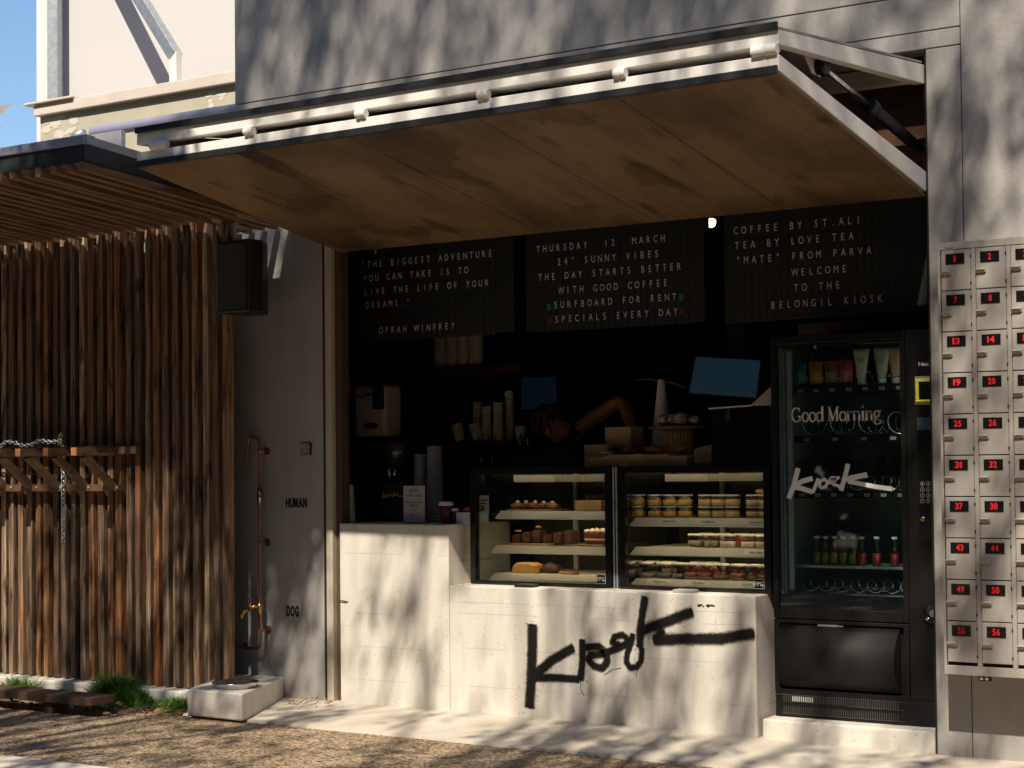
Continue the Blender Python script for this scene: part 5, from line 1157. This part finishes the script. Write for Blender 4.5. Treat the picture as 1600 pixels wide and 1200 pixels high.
for i, px in enumerate((1277,1290,1304,1318,1333,1347,1370,1398)):
    x = at(px,878,y=Yt+.06).x; z = trz[3]+.003; red = i in (5,6,7)
    t = thing('juice_bottle', 'clear bottle with %s juice on the lower tray of the vending machine, %s from left' % ('red' if red else 'yellow', ordn(i)), 'bottle', (x,Yt+.06,z), 'juice bottles on the lower tray')
    b = B(); b.lathe((x,Yt+.06,z), [(.021,0),(.022,.01),(.021,.07),(.016,.095),(.012,.11),(.012,.125)], 16); link('bottle', b, M['jarglass'], t)
    b = B(); b.lathe((x,Yt+.06,z), [(.0195,.003),(.0195,.058)], 16); link('juice', b, mr_ if red else my, t)
    b = B(); b.lathe((x,Yt+.06,z), [(.0135,.1255),(.0135,.138)], 12); link('bottle_cap', b, M['paperwhite'], t)
b = B(); q = at(1245,840,y=.5); b.tube([(q.x,.5,q.z),(q.x+.35,.7,q.z+.01)], .012, 8); b.lathe((q.x,.49,q.z), [(.03,0),(.03,.02)], 14, axis=(0,-1,0)); link('lift_arm', b, M['galv'], vm)
# hatch
b = B(); n = 14; zz0, zz1 = .262, .558; rs = []
for k in range(n+1):
    u = k/n; z = zz0+(zz1-zz0)*u; y = YV-.004-.085*math.sin(math.pi*min(1,max(0,u)))**.75*(1 if u<1 else 1)
    rs.append([b.bm.verts.new((x0+.045,y,z)), b.bm.verts.new((xd-.045,y,z))])
for k in range(n): f = b.bm.faces.new((rs[k][0], rs[k][1], rs[k+1][1], rs[k+1][0])); f.smooth = True
for e in (0,1):
    b.bm.faces.new([r_[e] for r_ in rs])
b.bm.faces.new((rs[0][0],rs[-1][0],rs[-1][1],rs[0][1])); ht = link('hatch', b, mat('hatch_black', (.010,.0095,.009), .62, spec=.25), vm)
b = B(); b.box(x0,xd-.004,YV,YV+.045,.565,.583); b.box(x0,x0+.030,YV+.0005,YV+.045,.252,.5645); b.box(xd-.030,xd-.004,YV+.0005,YV+.045,.252,.5645); b.box(x0+.0305,xd-.0305,YV+.03,YV+.045,.252,.5645); b.box(x0,xd-.004,YV+.001,YV+.045,.237,.2515); link('hatch_surround', b, M['machine'], vm, bev=.003)
b = B(); b.box(-.62,-.52,YV-.006,YV+.012,.556,.5645); b.box(-.575,-.49,YV-.0065,YV-.0055,.5585,.5625); link('hatch_latch', b, M['galv'], ht)
b = B(); b.box(x0+.002,x1,YV+.004,YV+.045,zb,.236); kp = link('kick_panel', b, M['machine'], vm, bev=.002)
b = B()
for i in range(52):
    xx = x0+.045+i*.0112; b.box(xx,xx+.004,YV+.0005,YV+.0035,.132,.165); b.box(xx,xx+.004,YV+.0005,YV+.0035,.185,.218)
b.box(x0+.04,xd-.03,YV-.0005,YV+.0035,.128,.1315); b.box(xd-.31,xd-.03,YV-.0005,YV+.0035,.181,.1845); b.box(x0+.002,xd-.003,YV-.001,YV+.0035,.2185,.2215); link('vent_grille', b, mat('grille_edge', (.05,.048,.042), .35), kp)
b = B(); 
for i in range(10): b.box(x0+.085+i*.0112+.0045,x0+.085+i*.0112+.0105,YV+.0003,YV+.0035,.190,.214)
link('louvre_bars', b, mat('pale_louvre', (.36,.36,.34), .4), kp)  # paler bars filling part of the grille
# right hand control panel
b = B(); b.box(xd,x1,YV,YV+.03,.2365,zt); cp = link('control_panel', b, M['machine'], vm, bev=.003)
b = B(); b.box(xd+.055,x1-.01,YV-.004,YV-.0005,.94,1.86); link('panel_plate', b, M['blackgl'], cp, bev=.002)
a = at(1432,628,y=YV-.006); zt_, zl = at(1436,592,y=YV-.006).z, at(1436,628,y=YV-.006).z
b = B(); w = .012; xr_ = a.x+.085
b.box(a.x,xr_,YV-.016,YV-.0045,zt_-.014,zt_); b.box(a.x,a.x+.014,YV-.016,YV-.0045,zl+.010,zt_-.0145); b.box(a.x,xr_,YV-.022,YV-.0045,zl,zl+.0095); b.box(xr_-.014,xr_,YV-.016,YV-.0045,zl+.010,zt_-.0145); link('card_reader_bezel', b, M['yellow'], cp, bev=.003)
b = B(); b.box(a.x-.006,xr_+.006,YV-.0065,YV-.0042,zl-.014,zt_+.012); link('card_reader', b, M['galv'], cp)
b = B(); b.box(a.x+.0145,xr_-.0145,YV-.012,YV-.0066,zl+.0101,zt_-.0146); link('reader_screen', b, M['blackgl'], cp)
p = at(1435,572,y=YV-.006); b = B(); put_word(b, 'Necta', (p.x,YV-.0048,p.z), .075, .018, .0); b.keepn = True; link('maker_lettering', b, mat('grey_lettering', (.55,.55,.55), .5), cp)
a, c = at(1433,672,y=YV-.005), at(1450,652,y=YV-.005); b = B(); b.box(a.x,c.x+.06,YV-.0055,YV-.0042,a.z,c.z); link('display', b, mat('panel_display', (.03,.06,.08), .2), cp)
b = B(); k_ = 0
for j, py in enumerate((756,765,774,783)):
    for i in range(3):
        q = at(1441+i*9.5,py,y=YV-.006); b.mi = 0
        pts = [(q.x+.0095*math.cos(t), YV-.006, q.z+.0095*math.sin(t)) for t in [6.283*k/14 for k in range(15)]]; b.tube(pts, .0009, 5, cap=False)
        put_word(b, '123456789*0#'[k_], (q.x-.003,YV-.0055,q.z-.004), .006, .008); k_ += 1
link('keypad', b, mat('key_grey', (.34,.34,.34), .5), cp)
q = at(1442,811,y=YV-.006); b = B(); b.lathe((q.x,YV-.004,q.z), [(.012,0),(.012,.006),(.008,.009)], 16, axis=(0,-1,0)); b.box(q.x-.002,q.x+.002,YV-.0145,YV-.0135,q.z-.007,q.z+.007); link('coin_slot', b, M['brass'], cp)
q = at(1455,958,y=YV-.006); b = B(); b.lathe((q.x,YV-.0,q.z), [(.045,0),(.045,.014),(.036,.018),(.034,.008),(.010,.008)], 28, axis=(0,-1,0)); link('coin_return', b, M['blackgl'], cp)
b = B(); b.lathe((q.x+.01,YV-.0085,q.z), [(.018,0),(.018,.004)], 16, axis=(0,-1,0)); link('return_lock', b, M['chrome'], cp)

# ------------------------------------------------------------------ lockers
D = -.25
lx0, lz0, lz1 = .121, .410, 2.294; PX, PZ = .1525, .1797; NC, NR = 6, 10
lkr = thing('locker_bank', 'beige steel bank of small numbered lockers fixed to the grey wall at right', 'lockers', (lx0+.48,-.12,lz0))
lx1 = lx0+.017+NC*PX+.012
b = B(); b.box(lx0,lx0+.012,D,-.004,lz0,lz1); b.box(lx1-.012,lx1,D,-.004,lz0,lz1); b.box(lx0+.012,lx1-.012,D,-.004,lz1-.032,lz1); b.box(lx0+.012,lx1-.012,D,-.004,lz0,lz0+.040); b.box(lx0+.012,lx1-.012,-.02,-.004,lz0+.040,lz1-.032)
for i in range(1, NC): xx = lx0+.016+i*PX; b.box(xx-.021,xx-.001,D+.002,-.021,lz0+.040,lz1-.032)
link('carcass', b, M['locker'], lkr, bev=.0015, seg=1)
b = B(); b.box(lx0+.0125,lx1-.0125,D+.02,D+.024,lz0+.0405,lz1-.0325); link('dark_interior', b, M['lockgap'], lkr)
b = B(); q = at(1483,385,y=D-.001); b.lathe((0,0,0), [(.018,0),(.018,.003)], 18, axis=(0,-1,0))
for v in b.bm.verts: v.co = Vector((v.co.x*1.1+q.x, v.co.y+D, v.co.z*.42+q.z))
link('oval_badge', b, M['galv'], lkr)
b = B()
for dx in (.155,.178): b.lathe((lx0+dx,D+.03,lz0-.012), [(.008,0),(.008,.004),(.003,.005)], 12, axis=(0,-1,0))
b.mi = 1; b.box(lx0+.14,lx0+.193,D+.032,D+.05,lz0-.024,lz0-.0005); link('bottom_bolts', b, [M['chrome'], M['black']], lkr)
b = B(); q = at(1527,371,y=-.10); b.prism([(q.x-.02,lz1+.001),(q.x+.022,lz1+.001),(q.x+.004,lz1+.022)], -.13, -.06); link('top_lug', b, M['locker'], lkr)
def drbox(b, x, z): b.box(x,x+PX-.0235,D-.002,D+.016,z+.0022,z+PZ-.0022)
zA = lz1-.033
for r_ in range(NR):
    for c_ in range(NC):
        x = lx0+.018+c_*PX; z = zA-(r_+1)*PZ; n = r_*NC+c_+1; w = PX-.0235
        b = B(); drbox(b, x, z); dr_ = link('locker_door', b, M['locker'], lkr, bev=.0015, seg=1)
        b = B(); b.mi = 0; b.box(x+w*.16,x+w*.80,D-.0052,D-.0023,z+PZ*.64,z+PZ*.64+.046)
        b.mi = 1; s_ = str(n); ww = .015*len(s_)+.003*(len(s_)-1) if n != 1 else .011
        put_word(b, s_, (x+w*.48-ww/2,D-.0060,z+PZ*.64+.0105), ww, .026, .03); link('number_plate', b, [M['plate'], M['red']], dr_)
        b = B(); zz = z+PZ*.40
        b.hexa([Vector(v) for v in ((x+.001,D-.012,zz),(x+.042,D-.012,zz),(x+.046,D-.0023,zz-.004),(x+.001,D-.0023,zz-.004),(x+.001,D-.024,zz+.012),(x+.040,D-.024,zz+.012),(x+.046,D-.0023,zz+.018),(x+.001,D-.0023,zz+.018))]); link('handle', b, M['locker'], dr_, bev=.001, seg=1)
        b = B()
        for u in (.16,.82): b.box(x+w-.002,x+w+.0035,D-.0035,D+.004,z+PZ*u-.006,z+PZ*u+.006)
        link('hinge', b, M['lockgap'], dr_)

# ------------------------------------------------------------------ trees behind the camera that cast the dappled shade
s_ = SUN/SUN.y                                        # per metre of depth
def cover(x, z):
    if z > 3.1:
        if x < -4.6: return 0
        c = .95 if x < -2.6 else .84 if x < -1.2 else .70 if x < -.55 else .25 if x < 0 else .66
        if z > 3.9 and x < .5: c = max(c, .7)
    elif x > -.05: c = .66 if z > 2.2 else .58 if z > .3 else .40
    elif -.62 < x and z > 1.15: c = .80
    elif 1.0 < z < 2.32 and -4.4 < x < -3.5: c = .985  # foliage thickened here to block sun through the canopy gap
    elif z > 1.02: c = .35
    elif x > -3.5: c = (.62 if x < -2.9 else .46 if x < -2.0 else .28) if z > 0 else .42
    elif x > -4.3: c = .56
    else: c = .30
    if z <= 0: c = .44 if x > -3.6 else .50
    return c
class Tree: pass
trees = []
for i, (tx, ty, lab) in enumerate(((-2.6,-11.5,'tall drooping gum tree standing across the path, leftmost of the three shade trees'),(1.2,-12.5,'tall drooping gum tree standing across the path, middle of the three shade trees'),(4.8,-11.0,'tall drooping gum tree standing across the path, rightmost of the three shade trees'))):
    T = Tree(); T.x, T.y = tx, ty; T.e = thing('gum_tree', lab, 'tree', (tx,ty,0), 'shade trees across the path'); T.leaf = B(); T.wood = B(); T.leaf.keepn = True; T.tips = []; trees.append(T)
def leafq(b, p, d, L_, w):
    s1 = d.cross(Vector((random.gauss(0,1),random.gauss(0,1),random.gauss(0,1)))).normalized()*w
    b.face([p, p+d*L_*.45+s1, p+d*L_, p+d*L_*.45-s1])
def strand(x, z, dep, ln, n):
    p = Vector((x,0,z)) - s_*dep; p.y += 0
    T = min(trees, key=lambda t: abs(t.x-p.x)+random.random()*1.2); T.tips.append(p)
    sw = Vector((random.gauss(-.30,.14), random.gauss(0,.15), -1)).normalized()
    for k in range(n):
        q = p + sw*ln*(k/n) + Vector((random.gauss(0,.045),random.gauss(0,.08),random.gauss(0,.03)))
        leafq(T.leaf, q, (sw+Vector((random.gauss(0,.35),random.gauss(0,.35),random.gauss(0,.2)))).normalized(), random.uniform(.10,.19), random.uniform(.012,.023))
cnt = 0; rnd = random.Random(5)
def depth_for(z):
    d = rnd.uniform(7,9.5) if z > 3 else rnd.uniform(5.2,8.2)
    while z + 1.15*d < 2.7 + max(0, 7.6-d)*.36: d += .25
    return d
for _ in range(5200):
    x = rnd.uniform(-7.2,2.2); z = rnd.uniform(-2.6,6.2)
    cl_ = noise.noise(Vector((x*1.5+z*.35, z*.62, 4.2)))*.9 + noise.noise(Vector((x*3.6+z*.9, z*1.5, 9.1)))*.55
    c = cover(x, z); lam = -math.log(max(1e-3,1-c))
    if rnd.random() < lam*(.62 if z > 3.1 else .44)*max(.5 if c > .9 else 0, 1+3.8*cl_):
        strand(x, z+rnd.uniform(0,.4), depth_for(z), rnd.uniform(.35,.80), rnd.randint(11,20)); cnt += 1
for _ in range(150): strand(rnd.uniform(-4.3,-3.5), rnd.uniform(1.05,2.0), rnd.uniform(4.5,6), .5, 18)  # extra strands added to keep sun off the wall beside the canopy
for T in trees:
    base_ = Vector((T.x,T.y,0)); top = Vector((T.x+random.uniform(-.3,.3),T.y+1.2,8.5))
    T.wood.tube([base_, base_+Vector((.05,.2,2.5)), base_+Vector((-.05,.6,5.5)), top, top+Vector((.1,1.0,3.0))], [.24,.19,.15,.11,.04], 10)
    tips = T.tips[:]; random.shuffle(tips)
    for p in tips[:26]:
        o = base_.lerp(top, random.uniform(.6,1.0)); m_ = o.lerp(p,.55)+Vector((random.gauss(0,.3),random.gauss(0,.3),.5))
        T.wood.tube([o, m_, p], [.045,.022,.006], 6)
    link('trunk', T.wood, M['bark'], T.e); 
    if len(T.leaf.bm.faces): link('crown', T.leaf, M['leaf'], T.e)
# a tall dense row across the path: it fills the reflections and keeps the far ground in shade
for i in range(17):
    x = -34+i*5.6+random.uniform(-.8,.8); y = -18+random.uniform(-1.2,1.2)
    if i > 12: x, y = ((-17,-12),(-18,-6.5),(17,-12),(18,-6.5))[i-13]; t = thing('street_tree', 'tall dense dark green tree, %s from left in the far row across the path' % ORD[i], 'tree', (x,y,0), 'dense trees across the path')
    b = B(); b.keepn = True
    for _ in range(1700):
        z = random.uniform(.3,1)**.8*17*random.uniform(.03,1.0); rr_ = 3.6*(1-.35*(z/18)**2)
        a_ = random.random()*6.283; q = math.sqrt(random.random())*rr_; p = Vector((x+q*math.cos(a_), y+q*.6*math.sin(a_), z))
        leafq(b, p, Vector((random.gauss(0,1),random.gauss(0,1),random.gauss(0,1))).normalized(), random.uniform(.8,1.3), random.uniform(.24,.38))
    link('crown', b, M['leaf'], t); b = B(); b.tube([(x,y,0),(x,y,6),(x,y,13)], [.25,.18,.08], 8); link('trunk', b, M['bark'], t)
hb_ = B(); hb_.keepn = True  # hedge added out of view to darken the low reflections
for _ in range(5200):
    leafq(hb_, Vector((random.uniform(-30,30), -15.6+random.gauss(0,.25), random.uniform(0,2.9))), Vector((random.gauss(0,1),random.gauss(0,.4),random.gauss(0,1))).normalized(), random.uniform(.45,.7), random.uniform(.14,.2))
stuff(tag(link('hedge', hb_, M['leaf'], loc=(0,-15.6,0)), 'added out-of-view green hedge across the path that darkens the glass reflections', 'hedge'))
